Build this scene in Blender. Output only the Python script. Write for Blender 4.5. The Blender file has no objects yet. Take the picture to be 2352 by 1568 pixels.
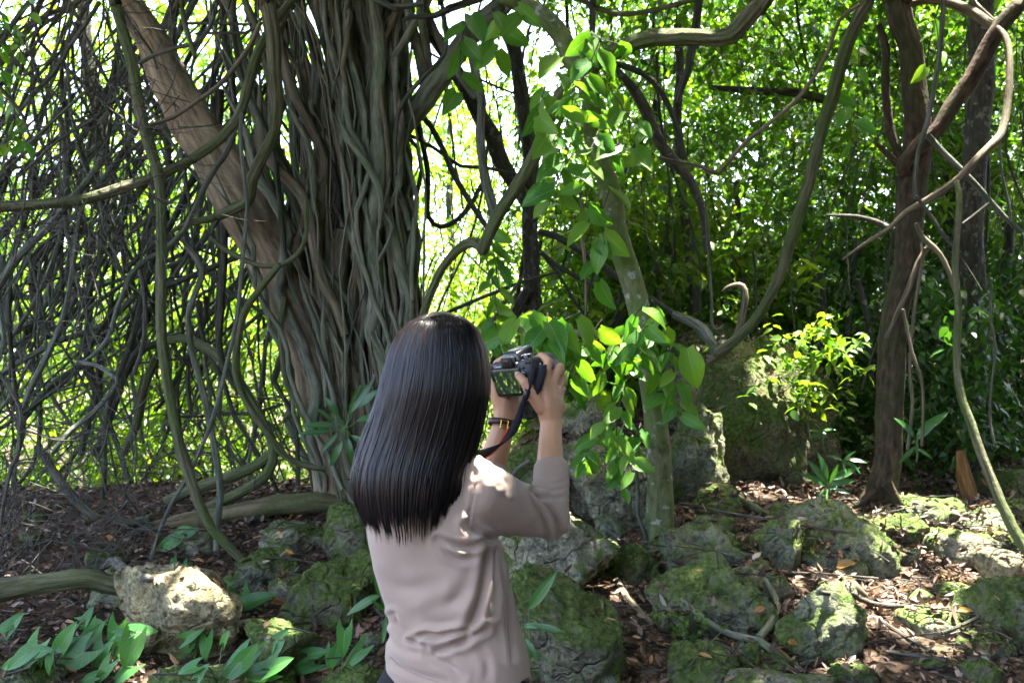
import bpy, bmesh, math, random
import numpy as np
from mathutils import Vector, Matrix
from mathutils.bvhtree import BVHTree

random.seed(7)
RNG = np.random.default_rng(11)
R = math.radians
sc = bpy.context.scene
COL = sc.collection

# ------------------------------------------------------------------ camera
FPX = 2531.0                      # focal length in units of a 2352 px wide frame
CAMZ = 1.5
cam_data = bpy.data.cameras.new('camera')
cam_data.sensor_width = 22.3
cam_data.lens = 24.0
cam_data.clip_start = 0.05
cam_data.clip_end = 600.0
cam_data.dof.use_dof = True
cam_data.dof.focus_distance = 3.3
cam_data.dof.aperture_fstop = 5.0
cam = bpy.data.objects.new('camera', cam_data)
COL.objects.link(cam)
cam.location = (0, 0, CAMZ)
cam.rotation_euler = (R(90), 0, 0)
sc.camera = cam

# ------------------------------------------------------------------ sky, sun, exposure
SUN = Vector((0.16, 0.12, 0.98)).normalized()      # direction towards the sun
world = bpy.data.worlds.new('World')
sc.world = world
world.use_nodes = True
wn = world.node_tree
wn.nodes.clear()
sky = wn.nodes.new('ShaderNodeTexSky')
sky.sky_type = 'NISHITA'
sky.sun_disc = False
sky.sun_elevation = math.asin(SUN.z)
sky.sun_rotation = math.atan2(SUN.x, SUN.y)
sky.air_density = 0.7
sky.dust_density = 5.0
sky.ozone_density = 0.3
bg = wn.nodes.new('ShaderNodeBackground')
bg.inputs['Strength'].default_value = 0.15
wo = wn.nodes.new('ShaderNodeOutputWorld')
wn.links.new(sky.outputs[0], bg.inputs[0])
wn.links.new(bg.outputs[0], wo.inputs[0])
sl = bpy.data.lights.new('sun', 'SUN')
sl.energy = 3.6
sl.angle = R(0.53)
sl.color = (1.0, 0.95, 0.86)
sun = bpy.data.objects.new('sun', sl)
COL.objects.link(sun)
sun.location = SUN * 30
sun.rotation_euler = SUN.to_track_quat('Z', 'Y').to_euler()
sc.view_settings.view_transform = 'Standard'
sc.view_settings.look = 'None'
sc.view_settings.exposure = 4.0
sc.view_settings.gamma = 1.0
sc.view_settings.use_curve_mapping = False
cy = sc.cycles
cy.use_denoising = True
cy.max_bounces = 8
cy.diffuse_bounces = 4
cy.glossy_bounces = 3
cy.transmission_bounces = 6
cy.transparent_max_bounces = 6
cy.sample_clamp_indirect = 4.0
cy.caustics_reflective = False
cy.caustics_refractive = False

# ------------------------------------------------------------------ small maths
def P(px, py, d):
    """a point seen at (px, py) of the 2352x1568 frame, d metres away"""
    return np.array([(px - 1176.0) / FPX * d, d, CAMZ - (py - 784.0) / FPX * d])

def T(i, j, pts):
    return [(784.0 * i + x / 3.0, 522.67 * j + y / 3.0) for x, y in pts]

def smooth(a, b, x):
    t = np.clip((np.asarray(x, float) - a) / (b - a), 0, 1)
    return t * t * (3 - 2 * t)

def _hash(ix, iy, iz, seed):
    h = (ix * 374761393 + iy * 668265263 + iz * 1442695041 + seed * 974634777) & 0x7fffffff
    h = ((h ^ (h >> 13)) * 1274126177) & 0x7fffffff
    h = h ^ (h >> 16)
    return (h & 0xffff) / 32767.5 - 1.0

def noise3(p, seed=0):
    p = np.asarray(p, float)
    i = np.floor(p).astype(np.int64)
    f = p - i
    u = f * f * f * (f * (f * 6 - 15) + 10)
    x, y, z = i[..., 0], i[..., 1], i[..., 2]
    ux, uy, uz = u[..., 0], u[..., 1], u[..., 2]
    def h(a, b, c):
        return _hash(x + a, y + b, z + c, seed)
    x00 = h(0, 0, 0) * (1 - ux) + h(1, 0, 0) * ux
    x10 = h(0, 1, 0) * (1 - ux) + h(1, 1, 0) * ux
    x01 = h(0, 0, 1) * (1 - ux) + h(1, 0, 1) * ux
    x11 = h(0, 1, 1) * (1 - ux) + h(1, 1, 1) * ux
    y0 = x00 * (1 - uy) + x10 * uy
    y1 = x01 * (1 - uy) + x11 * uy
    return y0 * (1 - uz) + y1 * uz

def fbm(p, octv=4, seed=0, gain=0.5):
    a, s, r = 1.0, 1.0, 0
    for k in range(octv):
        r = r + a * noise3(np.asarray(p) * s, seed + k * 17)
        a *= gain
        s *= 2.03
    return r

def norm(v):
    v = np.asarray(v, float)
    return v / np.maximum(np.linalg.norm(v, axis=-1, keepdims=True), 1e-9)

# ------------------------------------------------------------------ objects
def tag(o, label=None, cat=None, group=None, kind=None):
    if label: o['label'] = label
    if cat: o['category'] = cat
    if group: o['group'] = group
    if kind: o['kind'] = kind
    return o

def empty(name, loc):
    o = bpy.data.objects.new(name, None)
    o.empty_display_size = 0.1
    COL.objects.link(o)
    o.location = [float(c) for c in loc]
    return o

def mesh_data(name, parts, mat, shade=True, attr=None, origin=(0, 0, 0)):
    """parts: list of (V, F, UV per loop or None), F an (n, k) array"""
    Vs, loops, starts, tot, uvs = [], [], [], [], []
    off = ls = 0
    anyuv = any(p[2] is not None for p in parts)
    for V, F, UV in parts:
        V = np.asarray(V, float)
        F = np.asarray(F, np.int64)
        n, k = F.shape
        Vs.append(V - np.asarray(origin, float))
        loops.append((F + off).ravel())
        starts.append(ls + np.arange(n) * k)
        tot.append(np.full(n, k))
        if anyuv:
            uvs.append(np.zeros((n * k, 2)) if UV is None else np.asarray(UV, float).reshape(-1, 2))
        off += len(V)
        ls += n * k
    V = np.concatenate(Vs)
    me = bpy.data.meshes.new(name)
    me.vertices.add(len(V))
    me.vertices.foreach_set('co', V.astype(np.float32).ravel())
    lp = np.concatenate(loops).astype(np.int32)
    me.loops.add(len(lp))
    me.loops.foreach_set('vertex_index', lp)
    st = np.concatenate(starts).astype(np.int32)
    me.polygons.add(len(st))
    me.polygons.foreach_set('loop_start', st)
    me.polygons.foreach_set('loop_total', np.concatenate(tot).astype(np.int32))
    if shade:
        me.polygons.foreach_set('use_smooth', np.ones(len(st), bool))
    if anyuv:
        ul = me.uv_layers.new(name='UVMap')
        ul.data.foreach_set('uv', np.concatenate(uvs).astype(np.float32).ravel())
    if attr is not None:
        for nm, arr in attr.items():
            a = me.attributes.new(nm, 'FLOAT', 'POINT')
            a.data.foreach_set('value', np.asarray(arr, np.float32).ravel())
    me.update(calc_edges=True)
    me.validate()
    if mat is not None:
        me.materials.append(mat)
    return me

def link(name, me, parent=None, loc=None):
    o = bpy.data.objects.new(name, me)
    COL.objects.link(o)
    if parent is not None:
        o.parent = parent
    if loc is not None:
        o.location = [float(c) for c in loc]
    return o

def wloc(o):
    l = Vector((0, 0, 0))
    while o is not None:
        l = l + o.location
        o = o.parent
    return np.array(l)

def build(name, parts, mat, parent=None, origin=None, shade=True, attr=None):
    """world-space parts -> one object; its origin is `origin` (top level) or its parent's"""
    if isinstance(parts, tuple):
        parts = [parts]
    if parent is not None:
        return link(name, mesh_data(name, parts, mat, shade, attr, wloc(parent)), parent)
    if origin is None:
        V = np.concatenate([np.asarray(p[0]) for p in parts])
        origin = np.array([V[:, 0].mean(), V[:, 1].mean(), V[:, 2].min()])
    return link(name, mesh_data(name, parts, mat, shade, attr, origin), None, origin)

# ------------------------------------------------------------------ shapes
def catmull(pts, step):
    pts = np.asarray(pts, float)
    if len(pts) == 2:
        n = max(2, int(np.linalg.norm(pts[1] - pts[0]) / step) + 1)
        t = np.linspace(0, 1, n)[:, None]
        return pts[0] * (1 - t) + pts[1] * t, np.linspace(0, 1, n)
    Q = np.vstack([2 * pts[0] - pts[1], pts, 2 * pts[-1] - pts[-2]])
    out, par = [], []
    for i in range(1, len(Q) - 2):
        p0, p1, p2, p3 = Q[i - 1:i + 3]
        n = max(2, int(np.linalg.norm(p2 - p1) / step))
        t = np.linspace(0, 1, n, endpoint=False)[:, None]
        out.append(0.5 * ((2 * p1) + (p2 - p0) * t + (2 * p0 - 5 * p1 + 4 * p2 - p3) * t ** 2 + (3 * p1 - p0 - 3 * p2 + p3) * t ** 3))
        par.append((i - 1 + t[:, 0]) / (len(pts) - 1))
    out.append(pts[-1:])
    par.append([1.0])
    return np.vstack(out), np.concatenate(par)

def tube(pts, radii, seg=8, step=0.06, wob=0.0, wobf=1.5, ridge=0.0, nridge=6, twist=1.5, rough=0.0, seed=0, cap=True):
    C, par = catmull(pts, step)
    rr = np.interp(par, np.linspace(0, 1, len(radii)), radii)
    if wob:
        s = par[:, None] * 0 + np.cumsum(np.r_[0, np.linalg.norm(np.diff(C, axis=0), axis=1)])[:, None]
        for ax in range(3):
            C[:, ax] += wob * fbm(np.hstack([s * wobf, s * 0 + ax * 7.3, s * 0 + seed * 1.7]), 2, seed)
    n = len(C)
    tan = norm(np.gradient(C, axis=0))
    ref = np.array([0, 0, 1.0]) if abs(tan[0, 2]) < 0.9 else np.array([1.0, 0, 0])
    N = np.zeros_like(C)
    v = norm(np.cross(tan[0], ref))
    for i in range(n):
        v = v - tan[i] * np.dot(v, tan[i])
        v = v / max(np.linalg.norm(v), 1e-9)
        N[i] = v
    B = np.cross(tan, N)
    th = np.arange(seg) / seg * 2 * math.pi
    L = np.r_[0, np.cumsum(np.linalg.norm(np.diff(C, axis=0), axis=1))]
    mod = np.ones((n, seg))
    if ridge:
        ph = th[None, :] * nridge + (L * twist)[:, None] * nridge * 0.3
        mod += ridge * (np.abs(np.sin(ph / 2)) * 2 - 1.2)
    if rough:
        q = np.stack([np.cos(th)[None, :] * 1.3 + 0 * L[:, None], np.sin(th)[None, :] * 1.3 + 0 * L[:, None],
                      (L / max(rr.mean(), 1e-3))[:, None] * 0.35 + 0 * th[None, :]], -1) + seed * 3.1
        mod += rough * fbm(q, 3, seed)
    V = C[:, None, :] + (rr[:, None] * mod)[:, :, None] * (np.cos(th)[None, :, None] * N[:, None, :] + np.sin(th)[None, :, None] * B[:, None, :])
    V = V.reshape(-1, 3)
    i, j = np.meshgrid(np.arange(n - 1), np.arange(seg), indexing='ij')
    i, j = i.ravel(), j.ravel()
    j2 = (j + 1) % seg
    F = np.stack([i * seg + j, i * seg + j2, (i + 1) * seg + j2, (i + 1) * seg + j], 1)
    circ = 2 * math.pi * float(np.mean(rr))
    u0, u1 = j / seg * circ, (j + 1) / seg * circ
    UV = np.stack([np.stack([u0, L[i]], 1), np.stack([u1, L[i]], 1), np.stack([u1, L[i + 1]], 1), np.stack([u0, L[i + 1]], 1)], 1)
    parts = [(V, F, UV)]
    if cap:
        for e, idx in ((0, 0), (n - 1, 1)):
            ring = V[e * seg:(e + 1) * seg]
            c = C[e] + tan[e] * (rr[e] * (0.35 if idx else -0.35))
            W = np.vstack([ring, c])
            a = np.arange(seg)
            b = (a + 1) % seg
            f = np.stack([a, b, np.full(seg, seg)], 1) if idx else np.stack([b, a, np.full(seg, seg)], 1)
            uv = np.tile(np.array([[0, L[e]], [circ / seg, L[e]], [circ / seg / 2, L[e] + rr[e]]]), (seg, 1))
            parts.append((W, f, uv))
    return parts

def box(cx, cy_, cz, sx, sy, sz, bev=0.0, M=None):
    bm = bmesh.new()
    bmesh.ops.create_cube(bm, size=1.0)
    bmesh.ops.scale(bm, vec=(sx, sy, sz), verts=bm.verts)
    if bev:
        bmesh.ops.bevel(bm, geom=list(bm.edges), offset=bev, segments=2, profile=0.5, affect='EDGES')
    bmesh.ops.translate(bm, vec=(cx, cy_, cz), verts=bm.verts)
    return bm_parts(bm, M)

def bm_parts(bm, M=None):
    bmesh.ops.triangulate(bm, faces=bm.faces)
    bm.verts.ensure_lookup_table()
    V = np.array([v.co[:] for v in bm.verts])
    F = np.array([[v.index for v in f.verts] for f in bm.faces])
    bm.free()
    if M is not None:
        V = V @ np.array(M.to_3x3()).T + np.array(M.translation)
    return (V, F, None)

def lathe(prof, axis_o, axis_d, up, seg=28):
    """prof: list of (distance along axis, radius)"""
    a = norm(np.array(axis_d, float))
    n = norm(np.cross(a, np.array(up, float)))
    b = np.cross(n, a)
    th = np.arange(seg) / seg * 2 * math.pi
    V = np.concatenate([np.array(axis_o) + a * t + r * (np.cos(th)[:, None] * n + np.sin(th)[:, None] * b) for t, r in prof])
    m = len(prof)
    i, j = np.meshgrid(np.arange(m - 1), np.arange(seg), indexing='ij')
    i, j = i.ravel(), j.ravel()
    j2 = (j + 1) % seg
    return (V, np.stack([i * seg + j, i * seg + j2, (i + 1) * seg + j2, (i + 1) * seg + j], 1), None)

_ico = {}
def ico(sub):
    if sub not in _ico:
        bm = bmesh.new()
        bmesh.ops.create_icosphere(bm, subdivisions=sub, radius=1.0)
        bm.verts.ensure_lookup_table()
        _ico[sub] = (np.array([v.co[:] for v in bm.verts]), np.array([[v.index for v in f.verts] for f in bm.faces]))
        bm.free()
    return _ico[sub]

def ball(c, r, sub=2):
    V, F = ico(sub)
    return (V * np.asarray(r) + np.asarray(c), F, None)

def chain(pts, radii, n=8, sub=2):
    out = []
    for k in range(len(pts) - 1):
        a, b = np.asarray(pts[k], float), np.asarray(pts[k + 1], float)
        ln = np.linalg.norm(b - a)
        m = max(2, int(ln / (0.30 * min(radii[k], radii[k + 1]))))
        for t in np.linspace(0, 1, m):
            out.append(ball(a * (1 - t) + b * t, radii[k] * (1 - t) + radii[k + 1] * t, sub))
    return out

def remesh(parts, voxel, smooth_it=6, smooth_f=0.5):
    """union of overlapping closed shapes as one continuous surface"""
    me = mesh_data('tmp', parts, None)
    o = bpy.data.objects.new('tmp', me)
    COL.objects.link(o)
    m = o.modifiers.new('r', 'REMESH')
    m.mode = 'VOXEL'
    m.voxel_size = voxel
    s = o.modifiers.new('s', 'SMOOTH')
    s.factor = smooth_f
    s.iterations = smooth_it
    dg = bpy.context.evaluated_depsgraph_get()
    ev = o.evaluated_get(dg)
    em = ev.to_mesh()
    V = np.zeros(len(em.vertices) * 3, np.float32)
    em.vertices.foreach_get('co', V)
    V = V.reshape(-1, 3).astype(float)
    F = [list(p.vertices) for p in em.polygons]
    Nn = np.zeros(len(em.vertices) * 3, np.float32)
    em.vertices.foreach_get('normal', Nn)
    ev.to_mesh_clear()
    bpy.data.objects.remove(o)
    bpy.data.meshes.remove(me)
    q = np.array([f for f in F if len(f) == 4], np.int64).reshape(-1, 4)
    return V, q, Nn.reshape(-1, 3).astype(float)

# ------------------------------------------------------------------ leaf clouds
def leaves_simple(base, axis, nrm, ln, wd, fold=0.25):
    """two triangles a leaf, folded along the midrib"""
    side = norm(np.cross(axis, nrm))
    nn = np.cross(side, axis)
    mid = base + axis * (ln * 0.42)[:, None]
    up = nn * (wd * fold)[:, None]
    L_ = mid + side * (wd * 0.5)[:, None] + up
    R_ = mid - side * (wd * 0.5)[:, None] + up
    tip = base + axis * ln[:, None] - nn * (ln * 0.08)[:, None]
    n = len(base)
    V = np.stack([base, L_, tip, R_], 1).reshape(-1, 3)
    k = np.arange(n)[:, None] * 4
    F = np.concatenate([k + [0, 2, 1], k + [0, 3, 2]])
    return V, F, 4

def leaves_hex(base, axis, nrm, ln, wd, fold=0.22, droop=0.12):
    side = norm(np.cross(axis, nrm))
    nn = np.cross(side, axis)
    def pt(t, s, dz):
        return base + axis * (ln * t)[:, None] + side * (wd * s)[:, None] + nn * (ln * dz)[:, None]
    f = fold * 0.4
    V = np.stack([pt(0, 0, 0), pt(0.5, 0, 0.02), pt(1, 0, -droop), pt(0.22, 0.42, f * 0.5), pt(0.62, 0.40, f * 0.4),
                  pt(0.22, -0.42, f * 0.5), pt(0.62, -0.40, f * 0.4)], 1).reshape(-1, 3)
    k = np.arange(len(base))[:, None] * 7
    F = np.concatenate([k + a for a in ([0, 1, 3], [3, 1, 4], [4, 1, 2], [0, 5, 1], [5, 6, 1], [6, 2, 1])])
    return V, F, 7

def sprigs(centers, rng, leaf=0.09, nleaf=9, twig=0.32, ratio=0.45, droop=0.5, hexa=False):
    """leafy twigs: returns leaf geometry and a random value per leaf vertex"""
    N = len(centers)
    az = rng.uniform(0, 2 * math.pi, N)
    d = norm(np.stack([np.cos(az), np.sin(az), rng.normal(-droop, 0.35, N)], 1))
    rnd_s = rng.random(N)
    t = (np.arange(nleaf) + 0.5) / nleaf
    tw = twig * rng.uniform(0.6, 1.3, N)
    base = centers[:, None, :] + d[:, None, :] * (tw[:, None] * (t - 0.4))[:, :, None]
    base[:, :, 2] -= (tw[:, None] * t ** 2 * 0.35)
    perp = norm(np.cross(d, np.array([0, 0, 1.0])))
    sgn = np.where(np.arange(nleaf) % 2 == 0, 1.0, -1.0)
    ax = d[:, None, :] * 0.55 + perp[:, None, :] * sgn[None, :, None] * 0.75 + rng.normal(0, 0.28, (N, nleaf, 3))
    ax[:, :, 2] -= 0.30
    ax = norm(ax).reshape(-1, 3)
    nr = norm(np.array([0, 0, 1.0]) + rng.normal(0, 0.45, (N * nleaf, 3)))
    b = base.reshape(-1, 3) + rng.normal(0, leaf * 0.15, (N * nleaf, 3))
    ln = leaf * rng.uniform(0.6, 1.35, N * nleaf)
    V, F, k = (leaves_hex if hexa else leaves_simple)(b, ax, nr, ln, ln * ratio * rng.uniform(0.8, 1.2, N * nleaf))
    rv = np.clip(np.repeat(rnd_s, nleaf) * 0.7 + rng.random(N * nleaf) * 0.3, 0, 1)
    return V, F, np.repeat(rv, k)

def frustum_clumps(px0, px1, py0, py1, d0, d1, nclump, per, spread, rng, keep=None):
    c = np.stack([rng.uniform(px0, px1, nclump), rng.uniform(py0, py1, nclump), rng.uniform(d0, d1, nclump)], 1)
    if keep is not None:
        c = c[[keep(x, y) > rng.random() for x, y, _ in c]]
    W = np.stack([(c[:, 0] - 1176) / FPX * c[:, 2], c[:, 2], CAMZ - (c[:, 1] - 784) / FPX * c[:, 2]], 1)
    W = np.repeat(W, per, 0)
    return W + rng.normal(0, 1, W.shape) * np.array([spread, spread, spread * 0.8])

# ------------------------------------------------------------------ materials
def mat_new(name):
    m = bpy.data.materials.new(name)
    m.use_nodes = True
    nt = m.node_tree
    nt.nodes.clear()
    out = nt.nodes.new('ShaderNodeOutputMaterial')
    return m, nt, out

def nd(nt, typ, **kw):
    n = nt.nodes.new(typ)
    for k, v in kw.items():
        if k.startswith('i_'):
            n.inputs[k[2:].replace('_', ' ')].default_value = v
        else:
            setattr(n, k, v)
    return n

def ramp(nt, src, stops):
    r = nt.nodes.new('ShaderNodeValToRGB')
    cr = r.color_ramp
    while len(cr.elements) > 1:
        cr.elements.remove(cr.elements[-1])
    cr.elements[0].position = stops[0][0]
    cr.elements[0].color = (*stops[0][1], 1)
    for p, c in stops[1:]:
        e = cr.elements.new(p)
        e.color = (*c, 1)
    nt.links.new(src, r.inputs[0])
    return r.outputs[0]

def mixc(nt, fac, a, b, mode='MIX'):
    m = nt.nodes.new('ShaderNodeMix')
    m.data_type = 'RGBA'
    m.blend_type = mode
    for sock, v in ((m.inputs[0], fac), (m.inputs[6], a), (m.inputs[7], b)):
        if hasattr(v, 'is_linked'):
            nt.links.new(v, sock)
        else:
            sock.default_value = v if not isinstance(v, tuple) or len(v) == 4 else (*v, 1)
    return m.outputs[2]

def maths(nt, op, a, b=0.5, clamp=False):
    m = nt.nodes.new('ShaderNodeMath')
    m.operation = op
    m.use_clamp = clamp
    for s, v in zip(m.inputs, (a, b)):
        if hasattr(v, 'is_linked'):
            nt.links.new(v, s)
        else:
            s.default_value = v
    return m.outputs[0]

def noise_n(nt, vec, scale, detail=4, rough=0.55):
    n = nd(nt, 'ShaderNodeTexNoise')
    n.inputs['Scale'].default_value = scale
    n.inputs['Detail'].default_value = detail
    n.inputs['Roughness'].default_value = rough
    if vec is not None:
        nt.links.new(vec, n.inputs['Vector'])
    return n.outputs[0]

def bump(nt, h, strength, dist):
    b = nd(nt, 'ShaderNodeBump')
    b.inputs['Strength'].default_value = strength
    b.inputs['Distance'].default_value = dist
    nt.links.new(h, b.inputs['Height'])
    return b.outputs[0]

def principled(nt, out, col, rough=0.8, normal=None, spec=0.3, **kw):
    p = nd(nt, 'ShaderNodeBsdfPrincipled')
    if hasattr(col, 'is_linked'):
        nt.links.new(col, p.inputs['Base Color'])
    else:
        p.inputs['Base Color'].default_value = (*col, 1)
    if hasattr(rough, 'is_linked'):
        nt.links.new(rough, p.inputs['Roughness'])
    else:
        p.inputs['Roughness'].default_value = rough
    p.inputs['Specular IOR Level'].default_value = spec
    if normal is not None:
        nt.links.new(normal, p.inputs['Normal'])
    for k, v in kw.items():
        p.inputs[k].default_value = v
    nt.links.new(p.outputs[0], out.inputs[0])
    return p

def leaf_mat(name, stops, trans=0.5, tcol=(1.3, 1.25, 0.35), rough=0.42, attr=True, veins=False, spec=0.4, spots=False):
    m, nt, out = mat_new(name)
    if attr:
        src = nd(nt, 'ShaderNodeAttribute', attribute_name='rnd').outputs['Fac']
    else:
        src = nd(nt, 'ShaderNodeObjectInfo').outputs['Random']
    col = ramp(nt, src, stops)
    nrm = None
    if veins:
        uv = nd(nt, 'ShaderNodeTexCoord').outputs['UV']
        sp = nd(nt, 'ShaderNodeSeparateXYZ')
        nt.links.new(uv, sp.inputs[0])
        ax = maths(nt, 'ABSOLUTE', sp.outputs[0])
        rib = maths(nt, 'LESS_THAN', ax, 0.055)
        ph = maths(nt, 'SUBTRACT', maths(nt, 'MULTIPLY', sp.outputs[1], 44.0), maths(nt, 'MULTIPLY', ax, 17.0))
        sv = maths(nt, 'GREATER_THAN', maths(nt, 'SINE', ph), 0.955)
        vein = maths(nt, 'MAXIMUM', rib, maths(nt, 'MULTIPLY', sv, 0.6))
        col = mixc(nt, maths(nt, 'MULTIPLY', vein, 0.5), col, (0.24, 0.38, 0.12))
        nz = noise_n(nt, uv, 5.0, 3)
        col = mixc(nt, maths(nt, 'MULTIPLY', nz, 0.35), col, (0.02, 0.09, 0.015))
        if spots:
            sn = noise_n(nt, uv, 9.0, 2)
            col = mixc(nt, maths(nt, 'GREATER_THAN', sn, 0.71), col, (0.20, 0.16, 0.06))
        nrm = bump(nt, maths(nt, 'SUBTRACT', nz, vein), 0.35, 0.004)
    tc = mixc(nt, 1.0, col, (*tcol, 1), 'MULTIPLY')
    d = nd(nt, 'ShaderNodeBsdfPrincipled')
    d.inputs['Roughness'].default_value = rough
    d.inputs['Specular IOR Level'].default_value = spec
    nt.links.new(col, d.inputs['Base Color'])
    t = nd(nt, 'ShaderNodeBsdfTranslucent')
    nt.links.new(tc, t.inputs['Color'])
    if nrm is not None:
        nt.links.new(nrm, d.inputs['Normal'])
    mx = nd(nt, 'ShaderNodeMixShader')
    mx.inputs[0].default_value = trans
    nt.links.new(d.outputs[0], mx.inputs[1])
    nt.links.new(t.outputs[0], mx.inputs[2])
    nt.links.new(mx.outputs[0], out.inputs[0])
    return m

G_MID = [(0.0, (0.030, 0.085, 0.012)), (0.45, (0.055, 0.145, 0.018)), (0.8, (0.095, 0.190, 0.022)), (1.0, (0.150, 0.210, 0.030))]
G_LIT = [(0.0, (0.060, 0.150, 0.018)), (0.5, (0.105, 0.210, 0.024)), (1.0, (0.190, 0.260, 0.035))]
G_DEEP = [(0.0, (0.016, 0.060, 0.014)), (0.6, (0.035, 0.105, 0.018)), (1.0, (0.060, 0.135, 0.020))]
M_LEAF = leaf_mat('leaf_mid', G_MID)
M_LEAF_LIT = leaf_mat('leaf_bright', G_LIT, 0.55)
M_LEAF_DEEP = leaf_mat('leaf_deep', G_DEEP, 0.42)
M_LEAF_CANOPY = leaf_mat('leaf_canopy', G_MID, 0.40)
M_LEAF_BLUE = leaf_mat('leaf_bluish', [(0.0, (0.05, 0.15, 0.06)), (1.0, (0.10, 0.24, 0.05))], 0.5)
M_LEAF_NEAR = leaf_mat('leaf_climber', [(0.0, (0.050, 0.180, 0.020)), (0.5, (0.095, 0.255, 0.024)), (1.0, (0.170, 0.310, 0.030))], 0.5, attr=False, veins=True, spots=True)
M_LEAF_ARROW = leaf_mat('leaf_arrowhead', [(0.0, (0.040, 0.150, 0.035)), (0.6, (0.065, 0.215, 0.045)), (1.0, (0.105, 0.265, 0.055))], 0.32, attr=False, veins=True, rough=0.34)
M_LEAF_STRAP = leaf_mat('leaf_strap', [(0.0, (0.030, 0.110, 0.025)), (1.0, (0.050, 0.160, 0.035))], 0.25, attr=False, veins=True, rough=0.28, spec=0.6)
M_LEAF_YELLOW = leaf_mat('leaf_fallen', [(0.0, (0.36, 0.15, 0.03)), (0.4, (0.30, 0.18, 0.05)), (0.75, (0.42, 0.26, 0.04)), (1.0, (0.20, 0.10, 0.05))], 0.2, (1, 1, 1), attr=False, veins=False, rough=0.5)
M_LITTER = leaf_mat('leaf_litter', [(0.0, (0.030, 0.018, 0.011)), (0.4, (0.075, 0.042, 0.026)), (0.68, (0.135, 0.082, 0.052)), (0.88, (0.21, 0.145, 0.10)), (0.95, (0.30, 0.14, 0.04)), (1.0, (0.32, 0.27, 0.22))], 0.08, (1, 0.9, 0.7), rough=0.5)

def bark_mat(name, c0, c1, moss=(0.05, 0.09, 0.02), mossamt=0.35, fibre=70, along=5, strength=1.0, dist=0.02, spots=None):
    m, nt, out = mat_new(name)
    tc = nd(nt, 'ShaderNodeTexCoord')
    mp = nd(nt, 'ShaderNodeMapping')
    mp.inputs['Scale'].default_value = (fibre, along, 1)
    nt.links.new(tc.outputs['UV'], mp.inputs[0])
    f = noise_n(nt, mp.outputs[0], 1.0, 5, 0.6)
    obj = tc.outputs['Object']
    big = noise_n(nt, obj, 3.0, 4)
    fine = noise_n(nt, obj, 38.0, 4)
    col = ramp(nt, f, [(0.34, tuple(x * 0.35 for x in c0)), (0.48, c0), (0.64, c1)])
    mk = ramp(nt, big, [(0.50 - 0.25 * mossamt, (0, 0, 0)), (0.72 - 0.2 * mossamt, (1, 1, 1))])
    mk = maths(nt, 'MULTIPLY', mk, maths(nt, 'MULTIPLY', fine, 1.7, True), True)
    col = mixc(nt, maths(nt, 'MULTIPLY', mk, min(1.0, mossamt * 1.6)), col, moss)
    if spots:
        s = noise_n(nt, obj, 16.0, 3)
        col = mixc(nt, ramp(nt, s, [(0.60, (0, 0, 0)), (0.66, (1, 1, 1))]), col, spots)
    h = maths(nt, 'ADD', maths(nt, 'MULTIPLY', f, 1.0), maths(nt, 'MULTIPLY', fine, 0.45))
    principled(nt, out, col, 0.85, bump(nt, h, strength, dist), 0.25)
    return m

M_LIANA = bark_mat('bark_liana_green', (0.100, 0.098, 0.055), (0.180, 0.170, 0.100), (0.06, 0.10, 0.02), 0.5, 55, 4)
M_LIANA_GREY = bark_mat('bark_liana_grey', (0.090, 0.095, 0.075), (0.185, 0.185, 0.150), (0.06, 0.09, 0.03), 0.35, 60, 5)
M_LIANA_DARK = bark_mat('bark_liana_dark', (0.045, 0.045, 0.034), (0.095, 0.092, 0.070), (0.03, 0.05, 0.015), 0.35, 60, 5)
M_ROOT = bark_mat('bark_aerial_root', (0.125, 0.130, 0.092), (0.215, 0.220, 0.160), (0.07, 0.11, 0.04), 0.35, 40, 6, 0.5, 0.008)
M_ROOT_TAN = bark_mat('bark_root_tan', (0.115, 0.095, 0.060), (0.200, 0.165, 0.110), (0.07, 0.09, 0.04), 0.2, 45, 5, 0.6, 0.01)
M_DEAD = bark_mat('bark_dead_trunk', (0.215, 0.165, 0.100), (0.370, 0.290, 0.180), (0.06, 0.06, 0.035), 0.35, 22, 3, 0.8, 0.02)
M_SLENDER = bark_mat('bark_mossy_slender', (0.120, 0.115, 0.065), (0.200, 0.185, 0.110), (0.085, 0.130, 0.028), 0.65, 30, 12, 0.5, 0.008, (0.26, 0.28, 0.23))
M_REDBARK = bark_mat('bark_red_brown', (0.048, 0.032, 0.020), (0.100, 0.068, 0.042), (0.04, 0.05, 0.016), 0.45, 30, 9, 0.9, 0.015)
M_DARKBARK = bark_mat('bark_dark', (0.045, 0.040, 0.030), (0.095, 0.085, 0.062), (0.06, 0.065, 0.05), 0.4, 30, 8, 0.8, 0.012, (0.16, 0.16, 0.14))
M_TWIG = bark_mat('bark_dry_twig', (0.070, 0.064, 0.052), (0.150, 0.135, 0.110), (0.06, 0.07, 0.04), 0.2, 90, 7)
M_LOG = bark_mat('bark_log', (0.150, 0.110, 0.062), (0.250, 0.190, 0.115), (0.060, 0.085, 0.025), 0.5, 26, 2.5, 0.9, 0.02)

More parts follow.
